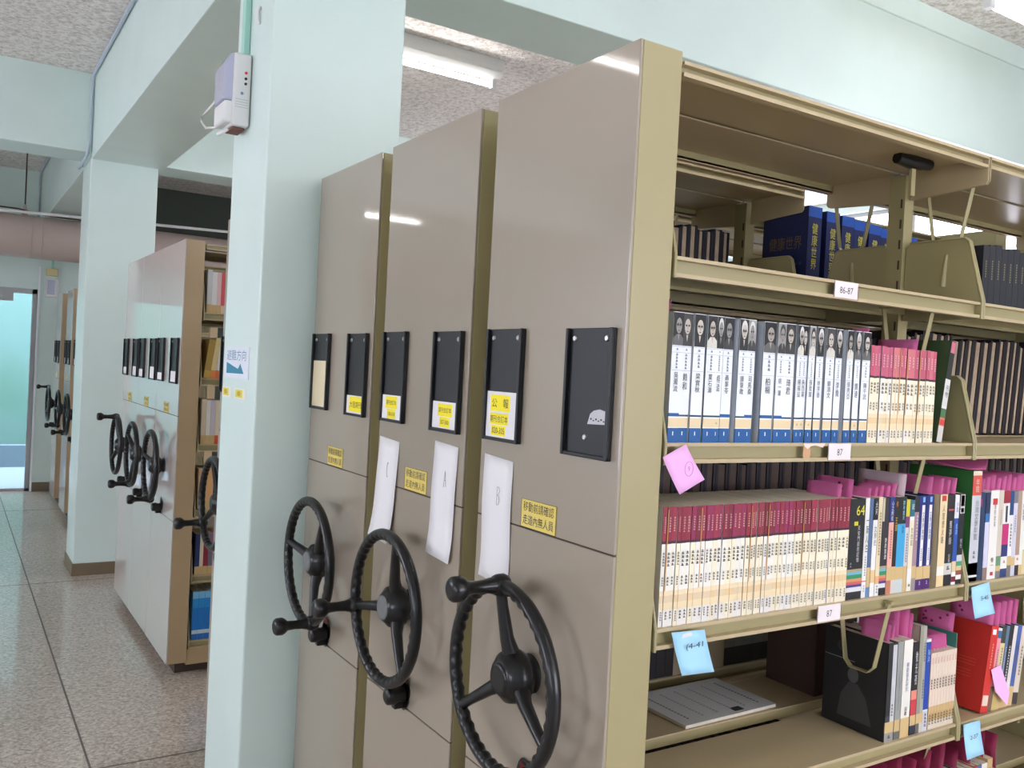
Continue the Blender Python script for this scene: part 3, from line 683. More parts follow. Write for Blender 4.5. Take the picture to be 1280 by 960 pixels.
mixed('pink book with navy top beside the rainbow-footed thin book', 1.6858, 0.0165, 0.206, [(0, 0.14, c(190, 120, 90)), (0.14, 0.28, TAPE), (0.28, 0.74, c(232, 170, 154)), (0.74, 1, c(30, 48, 120))], texts=[('心\n之\n所\n在', 0.5, 0.86, 0.45, 0.2, wt)], marks=[(0.5, 0.35, 0.66, 0.3, c(150, 90, 90))])
mixed('black book with gold lettering left of the sky blue book', 1.7023, 0.0139, 0.205, [(0, 0.14, c(206, 200, 190)), (0.14, 0.28, TAPE), (0.28, 1, c(30, 28, 28))], texts=[('王\n國', 0.5, 0.72, 0.55, 0.14, c(206, 170, 60)), ('傳', 0.5, 0.93, 0.5, 0.06, c(200, 120, 60))])
mixed('sky blue book with black top and taped cream foot', 1.7162, 0.028, 0.205, [(0, 0.14, c(196, 204, 200)), (0.14, 0.27, TAPE), (0.27, 0.72, c(60, 160, 206)), (0.72, 1, blk)], texts=[('那\n年\n夏\n天', 0.62, 0.86, 0.28, 0.2, c(150, 200, 220)), ('海\n岸', 0.62, 0.66, 0.24, 0.08, blk)])
mixed('white thin book with yellow and purple top right of the sky blue book', 1.7442, 0.0128, 0.198, [(0, 0.28, TAPE), (0.28, 0.7, c(206, 204, 206)), (0.7, 0.82, c(120, 60, 110)), (0.82, 1, c(206, 196, 50))], marks=[(0.5, 0.3, 0.64, 0.4, c(110, 110, 120))])
mixed('cream book with teal top and white sticker at its foot', 1.7584, 0.0158, 0.197, [(0, 0.1, c(232, 224, 200)), (0.1, 0.25, wt), (0.25, 0.78, c(232, 222, 190)), (0.78, 0.82, wt), (0.82, 1, c(30, 100, 120))], texts=[('玫\n瑰\n園', 0.5, 0.6, 0.5, 0.2, c(120, 100, 80)), ('記', 0.5, 0.93, 0.5, 0.06, wt)], marks=[(0.5, 0.04, 0.08, 0.4, INK)])
mixed('mauve grey book with black top beside the two navy volumes', 1.7742, 0.0158, 0.2055, [(0, 0.13, c(150, 140, 136)), (0.13, 0.26, TAPE), (0.26, 0.83, c(160, 132, 140)), (0.83, 1, c(36, 36, 42))], marks=[(0.6, 0.5, 0.8, 0.4, c(210, 200, 205))])
for i, xx in enumerate((1.79, 1.8163)):
    mixed('%s of two matching navy books with a long white title strip' % ('left' if i == 0 else 'right'), xx, 0.0258, 0.2055, [(0, 0.11, c(72, 28, 100)), (0.11, 0.245, TAPE), (0.245, 1, c(26, 36, 110))], hard=True, quads=[(0.38, 0.78, 0.25, 0.9, wt), (0.45, 0.75, 0.93, 0.985, c(120, 180, 220))],
          texts=[('文\n學\n評\n論\n集', 0.58, 0.68, 0.26, 0.3, c(40, 46, 110))], marks=[(0.58, 0.3, 0.44, 0.16, c(70, 80, 140)), (0.55, 0.03, 0.09, 0.16, c(210, 200, 220))])
mixed('plain black navy book set back right of the two navy volumes', 1.843, 0.0225, 0.204, [(0, 1, c(20, 22, 40))], y=YF0 + 0.015)
mixed('thick cream book with a red dot at its head and faint title', 1.8671, 0.0274, 0.2055, [(0, 0.12, c(226, 200, 150)), (0.12, 0.22, c(236, 226, 214)), (0.22, 1, c(230, 208, 164))], hard=True, texts=[('人\n間\n煙\n火\n路', 0.5, 0.68, 0.34, 0.42, c(96, 70, 44))], quads=[(0.2, 0.8, 0.93, 0.99, c(190, 60, 50))])
mixed('black book with white title and pale call label right of the cream book', 1.8945, 0.0295, 0.2055, [(0, 0.12, blk), (0.12, 0.245, c(204, 200, 188)), (0.245, 1, c(34, 30, 32))], hard=True, texts=[('舊\n夢\n錄', 0.55, 0.58, 0.34, 0.26, c(210, 206, 200)), ('短\n篇', 0.55, 0.3, 0.26, 0.09, c(190, 190, 190))], marks=[(0.5, 0.17, 0.22, 0.4, c(80, 110, 120))], quads=[(0.2, 0.9, 0.82, 0.84, c(180, 80, 80))])
mixed('blue book with white head and red and white foot', 1.9255, 0.0165, 0.203, [(0, 0.03, wt), (0.03, 0.09, c(120, 30, 50)), (0.09, 0.14, wt), (0.14, 0.26, c(216, 190, 150)), (0.26, 0.74, c(40, 80, 160)), (0.74, 1, c(228, 228, 232))], texts=[('藍\n調', 0.5, 0.62, 0.4, 0.12, c(160, 190, 230)), ('小\n說', 0.5, 0.87, 0.5, 0.12, INK)])
mixed('black book with pink and white head label next to the steel divider', 1.943, 0.021, 0.206, [(0, 0.05, blk), (0.05, 0.1, wt), (0.1, 0.15, c(150, 80, 60)), (0.15, 0.2, c(206, 186, 140)), (0.2, 0.25, c(60, 150, 110)), (0.25, 0.32, c(196, 200, 204)), (0.32, 1, blk)], quads=[(0.1, 0.95, 0.78, 0.99, c(200, 196, 196)), (0.2, 0.85, 0.86, 0.98, c(200, 110, 130)), (0.25, 0.8, 0.79, 0.84, blk)], texts=[('夜\n色', 0.55, 0.45, 0.4, 0.1, c(170, 170, 176))])
# beyond the divider
B3 = 'books on the third shelf beyond the divider'
mixed('tall book with green cover and grey white spine beyond the steel divider', 1.992, 0.036, 0.256, [(0, 0.17, c(206, 206, 204)), (0.0, 0.04, c(180, 186, 186)), (0.06, 0.17, TAPE), (0.17, 0.78, c(196, 198, 202)), (0.78, 0.96, c(206, 84, 70)), (0.96, 1, c(216, 206, 180))], side=c(44, 112, 52), d=0.16, group=B3, hard=True,
      texts=[('台\n灣\n文\n學\n年\n鑑', 0.55, 0.56, 0.42, 0.36, c(110, 116, 124)), ('年\n鑑', 0.5, 0.87, 0.4, 0.12, c(230, 190, 180))], marks=[(0.5, 0.19, 0.28, 0.24, c(70, 80, 90))])
mixed('lavender white book with navy head right of the tall green book', 2.051, 0.0185, 0.205, [(0, 0.14, c(140, 120, 110)), (0.14, 0.66, c(206, 204, 222)), (0.66, 0.76, c(50, 110, 170)), (0.76, 1, c(36, 46, 80))], group=B3, side=c(120, 140, 190))
mixed('thick white book with a square red emblem near its head', 2.07, 0.0357, 0.209, [(0, 1, c(230, 226, 218))], group=B3, hard=True, texts=[('書\n的\n故\n事', 0.55, 0.72, 0.22, 0.26, c(120, 90, 84)), ('卷\n一', 0.5, 0.2, 0.4, 0.09, c(110, 90, 80))], quads=[(0.25, 0.8, 0.84, 0.91, c(196, 50, 50)), (0.35, 0.7, 0.04, 0.08, c(190, 60, 56))])
mixed('beige book with green patched foot beside the red emblem book', 2.106, 0.0207, 0.2085, [(0, 0.08, c(120, 120, 116)), (0.08, 0.14, TAPE), (0.14, 0.25, c(96, 140, 104)), (0.25, 1, c(206, 194, 176))], group=B3, marks=[(0.5, 0.6, 0.78, 0.2, c(120, 110, 100))])
mixed('white book with red head, magenta and navy blocks on its spine', 2.1267, 0.028, 0.206, [(0, 0.1, c(40, 60, 110)), (0.1, 0.24, wt), (0.24, 0.38, c(40, 50, 110)), (0.38, 0.62, c(190, 40, 110)), (0.62, 0.86, wt), (0.86, 1, c(150, 30, 50))], group=B3, quads=[(0.35, 0.65, 0.64, 0.83, c(50, 60, 70))], marks=[(0.5, 0.14, 0.2, 0.3, c(200, 90, 80))])
mixed('white book with deep blue head right of the magenta block book', 2.1545, 0.0177, 0.205, [(0, 0.13, c(120, 110, 100)), (0.13, 0.24, TAPE), (0.24, 0.72, wt), (0.72, 1, c(36, 70, 120))], group=B3, marks=[(0.5, 0.32, 0.62, 0.4, c(80, 90, 120))])
mixed('pale violet grey book between the blue-headed and brown books', 2.1722, 0.0178, 0.2045, [(0, 0.12, c(196, 196, 208)), (0.12, 0.22, TAPE), (0.22, 0.86, c(206, 202, 214)), (0.86, 1, c(120, 116, 124))], group=B3, marks=[(0.5, 0.5, 0.72, 0.3, c(130, 130, 150))])
mixed('brown taupe book with a white sticker and dark foot', 2.19, 0.018, 0.205, [(0, 0.12, c(40, 34, 44)), (0.12, 0.24, c(226, 216, 206)), (0.24, 1, c(168, 142, 122))], group=B3, marks=[(0.5, 0.15, 0.21, 0.4, c(190, 90, 90))])
mixed('white book with small black title right of the brown book', 2.208, 0.0145, 0.205, [(0, 0.12, TAPE), (0.12, 1, c(226, 224, 214))], group=B3, texts=[('中\n國\n書', 0.5, 0.75, 0.5, 0.2, INK)])
mixed('cream book with a bright yellow upper half at the edge of view', 2.2225, 0.0368, 0.203, [(0, 0.3, c(206, 196, 150)), (0.3, 0.52, wt), (0.52, 1, c(220, 196, 70))], group=B3)

# --- fourth shelf
G4 = 'books on the fourth shelf'; Z4 = LEV[4]
def cover_pic(r, t, h, d):
    b = MB(); x = -t / 2 - 0.0005; g1 = c(64, 64, 66); g2 = c(84, 84, 86)
    b.ellipse((x, d * 0.52, h * 0.56), (0, 0.014, 0), (0, 0, 0.017), g2, 18)
    b.add([(x, d * .75, h * .1), (x, d * .2, h * .1), (x, d * .3, h * .36), (x, d * .44, h * .48), (x, d * .58, h * .48), (x, d * .7, h * .34)], [(0, 1, 2, 3, 4, 5)], g1)
    b.box(x - 0.0003, x, d * 0.5, d * 0.99, h * 0.70, h * 0.705, c(150, 150, 150))
    b.ellipse((x, d * 0.72, h * 0.83), (0, 0.012, 0), (0, 0, 0.012), c(52, 52, 54), 14)
    b.build('cover_picture', r)
mixed('large black book with a dim figure on its front cover', 1.7105, 0.0305, 0.212, [(0, 0.09, c(150, 146, 140)), (0.09, 0.2, TAPE), (0.2, 0.26, c(60, 60, 62)), (0.26, 1, c(34, 34, 36))], z=Z4, d=0.16, group=G4, hard=True, side=c(30, 30, 32), extra=cover_pic, quads=[(0.5, 0.98, 0.2, 0.98, c(196, 196, 198))], marks=[(0.7, 0.24, 0.38, 0.2, c(80, 80, 90)), (0.5, 0.02, 0.07, 0.3, c(70, 66, 60))])
mixed('grey bound volume with taped foot right of the black picture book', 1.7435, 0.0198, 0.212, [(0, 0.08, c(100, 100, 96)), (0.08, 0.2, TAPE), (0.2, 1, c(150, 152, 146))], z=Z4, group=G4, marks=[(0.5, 0.3, 0.7, 0.2, c(120, 126, 130))])
mixed('thick cream white book with a small bluish title on the fourth shelf', 1.7647, 0.0316, 0.212, [(0, 0.2, TAPE), (0.2, 1, c(232, 228, 216))], z=Z4, group=G4, hard=True, texts=[('華\n語\n語\n系\n研\n究', 0.5, 0.62, 0.3, 0.3, c(96, 116, 160)), ('論\n叢', 0.5, 0.27, 0.3, 0.09, c(60, 40, 60))])
mixed('black book with a red and pink lower half on the fourth shelf', 1.7992, 0.0204, 0.204, [(0, 0.1, c(40, 44, 60)), (0.1, 0.21, TAPE), (0.21, 0.38, c(200, 60, 70)), (0.38, 0.48, c(230, 140, 120)), (0.48, 1, c(28, 26, 30))], z=Z4, group=G4, texts=[('微\n光\n夜', 0.6, 0.72, 0.4, 0.36, c(220, 220, 220))])
mixed('tall grey beige thin book standing above its neighbours', 1.8211, 0.0132, 0.238, [(0, 0.09, c(100, 96, 90)), (0.09, 0.18, TAPE), (0.18, 1, c(150, 146, 128))], z=Z4, group=G4)
mixed('second tall grey thin book with pale marks along its spine', 1.8343, 0.0112, 0.236, [(0, 0.09, c(196, 190, 180)), (0.09, 0.18, TAPE), (0.18, 1, c(168, 168, 156))], z=Z4, group=G4, marks=[(0.5, 0.3, 0.5, 0.5, c(80, 110, 120)), (0.5, 0.65, 0.85, 0.5, c(100, 110, 110))])
mixed('royal blue book with white foot left of the cream booklets', 1.8462, 0.0179, 0.205, [(0, 0.22, c(204, 204, 208)), (0.22, 0.235, wt), (0.235, 0.97, c(26, 66, 160)), (0.97, 1, wt)], z=Z4, group=G4, texts=[('海\n洋', 0.5, 0.82, 0.5, 0.14, c(170, 200, 236))], marks=[(0.5, 0.02, 0.2, 0.4, c(90, 90, 110))])
for i in range(9):
    mixed('thin cream booklet with taped foot, %s from the royal blue book' % ordinal(i + 1), 1.8672 + 0.01105 * i, 0.0107, 0.171, [(0, 0.11, c(214, 200, 180)), (0.11, 0.3, c(200, 168, 116)), (0.3, 1, c(224, 204, 184))], z=Z4, group='thin cream booklets on the fourth shelf', marks=[(0.5, 0.04, 0.2, 0.5, c(90, 80, 70)), (0.5, 0.52, 0.66, 0.5, c(70, 60, 60)), (0.5, 0.86, 0.94, 0.3, c(190, 130, 130))])
book('teal green magazine squeezed against the divider behind the cream booklets', 1.9555 + 0.0115, YF0 + 0.004, Z4, 0.004, 0.204, 0.17, [(0, 0.25, c(110, 120, 130)), (0.25, 0.8, c(96, 110, 140)), (0.8, 1, c(52, 128, 112))], group=G4, hard=False)
R4 = 'leaning books on the fourth shelf beyond the divider'
def red_extra(r, t, h, d):
    b = MB(); x = -t / 2 - 0.0004
    b.quad((x, d * 0.95, h * 0.72), (0, -d * 0.4, 0), (0, 0, h * 0.2), c(226, 140, 60))
    b.ellipse((x - .0002, d * 0.8, h * 0.79), (0, 0.008, 0), (0, 0, 0.012), c(90, 50, 40), 12)
    for i in range(3): b.box(x - .0001, x, d * 0.15, d * 0.9, h * (0.5 + 0.035 * i), h * (0.5 + 0.035 * i) + 0.0008, c(226, 110, 80))
    for i in range(3): b.box(x - .0001, x, d * 0.2, d * 0.9, h * (0.36 + 0.035 * i), h * (0.36 + 0.035 * i) + 0.0008, c(226, 110, 80))
    b.build('cover_picture', r)
TL = 0.16
mixed('big red book with an orange picture on its leaning front cover', 2.075, 0.030, 0.205, [(0, 1, c(206, 48, 40))], z=Z4, d=0.17, group=R4, hard=True, tilt=TL, extra=red_extra, quads=[(0.1, 0.9, 0.08, 0.2, c(226, 206, 186)), (0.2, 0.7, 0.9, 0.96, c(240, 240, 240))], marks=[(0.5, 0.5, 0.8, 0.2, c(236, 170, 150))])
lean = [('pink spined book leaning on the big red book', 0.016, 0.198, [(0, 0.3, c(120, 90, 70)), (0.3, 0.88, c(232, 150, 160)), (0.88, 0.97, c(60, 110, 160)), (0.97, 1, wt)]),
        ('yellow cream book leaning right of the pink spine', 0.02, 0.2, [(0, 0.2, c(196, 176, 110)), (0.2, 0.8, c(222, 204, 150)), (0.8, 1, c(60, 70, 60))]),
        ('slate blue book leaning between yellow and black spines', 0.013, 0.2, [(0, 0.2, TAPE), (0.2, 1, c(96, 120, 150))]),
        ('black book with white lettering leaning in the red book row', 0.02, 0.2, [(0, 0.2, TAPE), (0.2, 1, c(34, 32, 36))]),
        ('white book leaning right of the black lettered spine', 0.016, 0.196, [(0, 0.2, TAPE), (0.2, 1, c(226, 218, 210))]),
        ('blue book leaning at the edge of the fourth shelf view', 0.02, 0.196, [(0, 0.24, TAPE), (0.24, 1, c(70, 96, 160))]),
        ('cream book leaning last in the red book row', 0.024, 0.19, [(0, 0.15, c(60, 50, 50)), (0.15, 1, c(214, 200, 180))])]
x = 2.075 + 0.0315
for lab, t, h, bd in lean:
    mixed(lab, x, t, h, bd, z=Z4, group=R4, tilt=TL, marks=[(0.5, 0.35, 0.75, 0.3, c(110, 100, 90) if 'black' not in lab else c(220, 220, 220))]); x += t * 1.015
# --- fifth shelf (tops only come into view)
G5 = 'books on the fifth shelf'; Z5 = LEV[5]
pal = [c(210, 200, 180), c(60, 90, 80), c(40, 44, 60), c(220, 196, 140), c(170, 60, 60), c(86, 110, 140), c(226, 220, 206), c(190, 160, 110)]
nm = ['cream', 'dark green', 'black blue', 'pale gold', 'dull red', 'steel blue', 'white', 'ochre']
cnt = {}
xx = 1.63
for i in range(24):
    t = random.uniform(0.014, 0.026); h = random.uniform(0.19, 0.208)
    if xx + t > X0 + BAY - 0.012 and xx < X0 + BAY + 0.015: xx = X0 + BAY + 0.02
    k = i % 8; cnt[k] = cnt.get(k, 0) + 1
    mixed('%s book, %s of that colour from the left along the fifth shelf' % (nm[k], ordinal(cnt[k])), xx, t, h, [(0, 0.2, TAPE), (0.2, 1, pal[k])], z=Z5, group=G5, marks=[(0.5, 0.4, 0.9, 0.3, c(100, 90, 84))]); xx += t
# --- top row: dark volumes beyond the divider with gold dots
G1 = 'black volumes on the top shelf'
for i in range(10):
    book('black volume with gold dots, %s right of the tall end plate' % ordinal(i + 1), 1.996 + 0.026 * i, YF0 + 0.01, LEV[1], 0.0252, 0.135 + 0.003 * (i % 3), 0.15, [(0, 1, c(30, 30, 38))], marks=[(0.5, 0.42, 0.75, 0.2, c(150, 140, 100))], group=G1)
# dark blue volumes on the middle carriage
GB = 'dark blue volumes on the middle carriage'
def blue_cover(r, t, h, d):
    b = MB(); x = -t / 2 - 0.0006
    b.text('健康世界', (x, d * 0.48, h * 0.66), (0, -1, 0), (0, 0, 1), 0.01, c(120, 96, 60), w=d * 0.72, h=h * 0.13)
    b.build('cover_title', r); b = MB()
    for i in range(9): b.box(x - .0001, x, d * (0.82 - 0.085 * i) - 0.005, d * (0.82 - 0.085 * i) + 0.003, h * 0.44, h * 0.47, c(56, 72, 110))
    b.build('cover_subtitle', r)
for i in range(8):
    k = (1.0, 0.0)[i > 0]
    book('dark blue volume with yellow title, %s from the left on the middle carriage' % ordinal(i + 1), 1.999 + 0.062 * i + (0.02 if i else 0), 1.655 + 0.004 * (i % 2), LEV[1], 0.056, 0.292 - 0.004 * i, 0.16, [(0, 0.9, c(22, 34, 84)), (0.9, 1, c(36, 84, 170))], side=c(24, 36, 84),
         texts=[('健\n康\n世\n界', 0.5, 0.62, 0.42, 0.44, c(214, 206, 70))], group=GB, extra=blue_cover if i == 0 else None)
# fore-edge-out bound volumes on rear faces
def rear_row(x0, x1, yb, z, n, hh, lab, grp, pg=OLDPG, cov=None, seed=1, lean=0.0):
    rnd = random.Random(seed); ws = [rnd.uniform(0.8, 1.25) for _ in range(n)]; k = (x1 - x0) / sum(ws); x = x0
    for i, w in enumerate(ws):
        t = w * k; h = hh * rnd.uniform(0.94, 1.0); d = 0.165
        o = book(lab % ordinal(i + 1), x, yb, z, t * 0.97, h, d, [(0, 1, cov or blk)], side=cov or blk, pages=pg, group=grp, board=t * rnd.uniform(0.14, 0.3))
        o.rotation_euler = (0, -lean, PI); o.location = (x + t / 2, yb, z + abs(math.sin(lean)) * t / 2); x += t
    return
DKB = c(34, 28, 34); SHADEPG = mat('dim_pages', rgb(92, 78, 68), 0.85, vary=0.12, scale=40)  # page colour darkened to stand for the dark inside the shelves
ya = 1.13 + W - 0.022
rear_row(1.06, 1.955, ya, LEV[2], 20, 0.245, 'dark bound volume behind the white biographies, %s from the left', 'bound volumes behind the second shelf', SHADEPG, DKB, 2)
rear_row(2.02, 2.86, ya, LEV[2], 23, 0.27, 'fore-edge of a dark bound volume beyond the divider, %s from the divider', 'bound volumes past the second shelf divider', OLDPG, DKB, 3, 0.09)
rear_row(1.06, 1.955, ya, LEV[3], 24, 0.265, 'dark bound volume behind the burgundy paperbacks, %s from the left', 'bound volumes behind the third shelf', SHADEPG, DKB, 4)
rear_row(2.0, 2.88, ya, LEV[3], 22, 0.265, 'dark bound volume behind the tall green book, %s from the divider', 'bound volumes behind the third shelf divider', SHADEPG, DKB, 5)
rear_row(1.06, 1.75, ya, LEV[5], 15, 0.262, 'dark bound volume low behind the fifth shelf, %s from the left', 'bound volumes behind the fifth shelf', SHADEPG, DKB, 8)
rear_row(1.5, 1.95, 1.643 + W - 0.022, LEV[1], 14, 0.24, 'pale-edged volume on the middle carriage top shelf, %s from left', 'volumes on the rear of the middle carriage', OLDPG, c(24, 24, 36), 6)
x = 1.46; dims = [(.03, c(34, 30, 32)), (.032, c(30, 28, 30)), (.03, c(36, 30, 30)), (.026, c(30, 26, 28)), (.048, c(150, 132, 108)), (.016, c(40, 36, 38)), (.02, c(160, 148, 132)), (.014, c(36, 32, 34)), (.02, c(160, 148, 132)), (.06, c(168, 148, 120))] + [(.034, None)] * 5
for i, (t, cc) in enumerate(dims):
    book('dim volume beyond the empty fourth shelf, %s from the left' % ordinal(i + 1), x, 1.655, LEV[4], t, 0.235, 0.16, [(0, 0.2, c(46, 42, 44)), (0.2, 0.34, c(130, 126, 120)), (0.34, 1, c(40, 38, 42))] if cc is None else [(0, 1, cc)], group='volumes beyond the empty fourth shelf'); x += t * 1.02
for i in range(4):
    book('dark brown volume behind the empty fourth shelf, %s from the magazine' % ordinal(i + 1), 1.80 + 0.038 * i, 1.395, LEV[4], 0.036, 0.245 - 0.006 * (i % 2), 0.15, [(0, 1, c(62, 44, 38))], group='dark brown volumes on the rear fourth shelf')
# brown divider board seen at the right of the empty bay
# magazine stack lying on the rear of the fourth shelf
mg = empty('magazine', (1.51, 1.48, LEV[4])); mg.rotation_euler = (0, 0, 0.02); tag(mg, 'pale magazine lying flat on the rear of the empty fourth shelf', 'magazine')
MB().box(-0.145, 0.145, -0.095, 0.095, 0.0, 0.007, PAGES).build('pages', mg)
m_ = MB().box(-0.146, 0.146, -0.096, 0.096, 0.007, 0.0078, c(206, 206, 204))
for i in range(6):
    xx = -0.115 + 0.045 * i
    for q in range(15): m_.box(xx, xx + 0.006, -0.07 + 0.0095 * q, -0.07 + 0.0095 * q + 0.0065, 0.0078, 0.008, c(160, 160, 162) if i not in (0, 5) else c(120, 120, 124))
m_.box(0.02, 0.05, -0.085, -0.065, 0.0078, 0.008, c(50, 50, 50)); m_.build('cover', mg)

# --- middle bank books
GM = 'books in the middle bank'
def mrow(z, items, y=4.45):
    x = 1.05
    for lab, t, h, col, foot, tilt in items:
        book(lab, x, y, z, t, h, 0.15, [(0, 0.2, foot), (0.2, 1, col)], group=GM, tilt=tilt, hard=False); x += t * 1.04
mrow(LEV[1], [('pale grey book, left end of the top row in the middle bank', .022, .21, c(206, 206, 206), TAPE, 0), ('white book with taped foot in the top row of the middle bank', .024, .2, c(226, 222, 220), TAPE, 0), ('pink white book left of the red pair in the middle bank', .018, .2, c(230, 190, 190), TAPE, 0), ('left red book of a pair in the middle bank top row', .03, .2, c(214, 90, 96), c(226, 200, 170), 0), ('right red book of a pair in the middle bank top row', .03, .2, c(206, 70, 84), c(226, 200, 170), 0), ('dark red book at the column edge of the middle bank top row', .03, .2, c(150, 50, 60), TAPE, 0)])
mrow(LEV[2] + .0, [('brown yellow book leaning in the second row of the middle bank', .03, .19, c(170, 140, 70), c(196, 160, 80), .12), ('orange footed cream book leaning in the middle bank', .022, .2, c(226, 206, 150), c(226, 140, 80), .12), ('white book leaning right of the cream one in the middle bank', .022, .2, c(220, 216, 206), c(220, 120, 70), .12), ('yellow book leaning by the column in the middle bank', .026, .2, c(216, 186, 90), c(220, 130, 80), .12)])
mrow(LEV[3], [('dusky cream book starting the third row of the middle bank', .022, .22, c(214, 196, 170), TAPE, 0), ('white book second in the third row of the middle bank', .02, .215, c(226, 220, 210), TAPE, 0), ('pale violet book in the third row of the middle bank', .022, .215, c(206, 196, 206), TAPE, 0), ('cream book with a red foot in the middle bank', .024, .215, c(226, 210, 180), c(220, 96, 60), 0), ('white book with an orange red foot in the middle bank', .026, .215, c(228, 222, 214), c(224, 80, 50), 0)])
mrow(LEV[4], [('beige book behind the black handwheel in the middle bank', .03, .2, c(206, 170, 130), TAPE, 0), ('orange beige book behind the handwheel in the middle bank', .04, .2, c(226, 176, 120), TAPE, 0), ('dark book right of the beige ones in the middle bank', .03, .2, c(60, 50, 60), TAPE, 0)])
mrow(LEV[5], [('navy book low in the middle bank', .022, .2, c(36, 50, 96), TAPE, 0), ('cream book beside the low navy one in the middle bank', .016, .2, c(220, 206, 180), TAPE, 0), ('dark red book low in the middle bank', .022, .2, c(140, 40, 50), TAPE, 0), ('grey violet book low in the middle bank', .02, .2, c(120, 106, 130), TAPE, 0), ('crimson book low by the column in the middle bank', .022, .2, c(170, 50, 60), TAPE, 0)])
x = 1.05
for i in range(4):
    book('bright blue set volume on the bottom shelf, %s from the left in the middle bank' % ordinal(i + 1), x, 4.45, LEV[6], 0.028, 0.235, 0.16, [(0, 0.12, c(40, 110, 190)), (0.12, 0.2, c(200, 220, 230)), (0.2, 0.66, c(30, 120, 200)), (0.66, 0.86, c(40, 140, 214)), (0.86, 1, c(120, 190, 230))], group=GM); x += 0.029

# ------------------------------------------------------------------ paper slips, notes and labels
def slip(label, x, y0, y1, z0, z1, m=PINK, dots=False, sk=0.0, group='pink slips tucked into the books', bend=0.006):
    b = MB(); n = 6; vs = []
    for i in range(n + 1):
        u = i / n; y = y0 + (y1 - y0) * u
        for k in (0, 1, 2):
            v = k / 2; vs.append((x + bend * v * v + 0.003 * math.sin(u * 3) * v, y + sk * v, z0 + (z1 - z0) * v))
    b.add(vs, [(i * 3 + k, i * 3 + k + 1, (i + 1) * 3 + k + 1, (i + 1) * 3 + k) for i in range(n) for k in range(2)], m, True)
    if dots:
        for i in range(7):
            cy = y0 + (y1 - y0) * (0.15 + 0.7 * random.random()); cz = z0 + (z1 - z0) * (0.5 + 0.42 * random.random())
            b.ellipse((x + bend * ((cz - z0) / (z1 - z0)) ** 2 - 0.0016, cy, cz), (0, 0.0035, 0), (0, 0, 0.0032), c(150, 40, 90), 8)
    b.recalc = False
    o = b.build('paper_slip')
    sm = o.modifiers.new('thickness', 'SOLIDIFY'); sm.thickness = 0.0003
    return tag(o, label, 'paper slip', group)
z3 = LEV[3] + 0.2
sl3 = [(1.53, 1.15, 1.235, .036), (1.58, 1.16, 1.25, .043), (1.625, 1.15, 1.21, .025), (1.648, 1.15, 1.2, .027), (1.668, 1.15, 1.21, .03), (1.69, 1.15, 1.21, .028), (1.712, 1.15, 1.23, .033), (1.86, 1.16, 1.25, .043), (1.885, 1.15, 1.22, .04), (1.91, 1.15, 1.2, .036), (1.935, 1.15, 1.22, .04)]
for i, (x, a, b, hh) in enumerate(sl3):
    slip('pink slip standing out of the third shelf books, %s from the left' % ordinal(i + 1), x, a, b, z3 - 0.03, z3 + hh, dots=i in (1,))
slip('large white slip standing out among the pink ones on the third shelf', 1.745, 1.15, 1.27, z3 - 0.03, z3 + 0.052, c(228, 206, 214), group='white slip')
for i in range(9):
    slip('pink slip beyond the tall green book, %s from it' % ordinal(i + 1), 2.05 + 0.023 * i, 1.15, 1.22 + 0.01 * (i % 3), z3 - 0.03, z3 + 0.036 + 0.004 * (i % 3))
z4 = Z4 + 0.2
for i, (x, a, b, hh, dt_) in enumerate([(1.728, 1.155, 1.225, .046, 0), (1.752, 1.16, 1.235, .05, 0), (1.782, 1.17, 1.27, .095, 1), (1.8, 1.16, 1.25, .075, 1), (1.815, 1.16, 1.22, .06, 0)]):
    slip('pink slip above the grey and black fourth shelf books, %s from the left' % ordinal(i + 1), x, a, b, z4 - 0.03, z4 + hh, dots=bool(dt_))
for i in range(7):
    slip('magenta slip over the cream booklets, %s from the left' % ordinal(i + 1), 1.872 + 0.0125 * i, 1.15, 1.25, Z4 + 0.14, Z4 + 0.2, sk=0.012)
slip('pink slip with dark dots beside the teal magazine and red book', 1.975, 1.16, 1.25, z4 - 0.03, z4 + 0.045, dots=True)
for i in range(5):
    slip('pink slip over the leaning books, %s right of the red book' % ordinal(i + 1), 2.125 + 0.026 * i, 1.15, 1.26 - 0.01 * i, z4 - 0.03, z4 + 0.055, dots=i == 0)
for i in range(10):
    slip('crumpled red pink slip over the fifth shelf books, %s from the left' % ordinal(i + 1), 1.68 + 0.055 * i, 1.15, 1.24, Z5 + 0.17, Z5 + 0.245 + 0.012 * (i % 3), c(160, 48, 84), bend=0.02, sk=0.01)  # pink paper coloured maroon for the shade on this shelf
slip('narrow pink slip at the head of the first white biography', 1.052, 1.16, 1.20, LEV[2] + 0.2, LEV[2] + 0.25)
slip('small pink slip at the head of the last white biography', 1.588, 1.15, 1.19, LEV[2] + 0.18, LEV[2] + 0.235)
slip('pink slip behind the rose-topped paperbacks by the green magazine', 1.79, 1.17, 1.27, LEV[2] + 0.17, LEV[2] + 0.225)
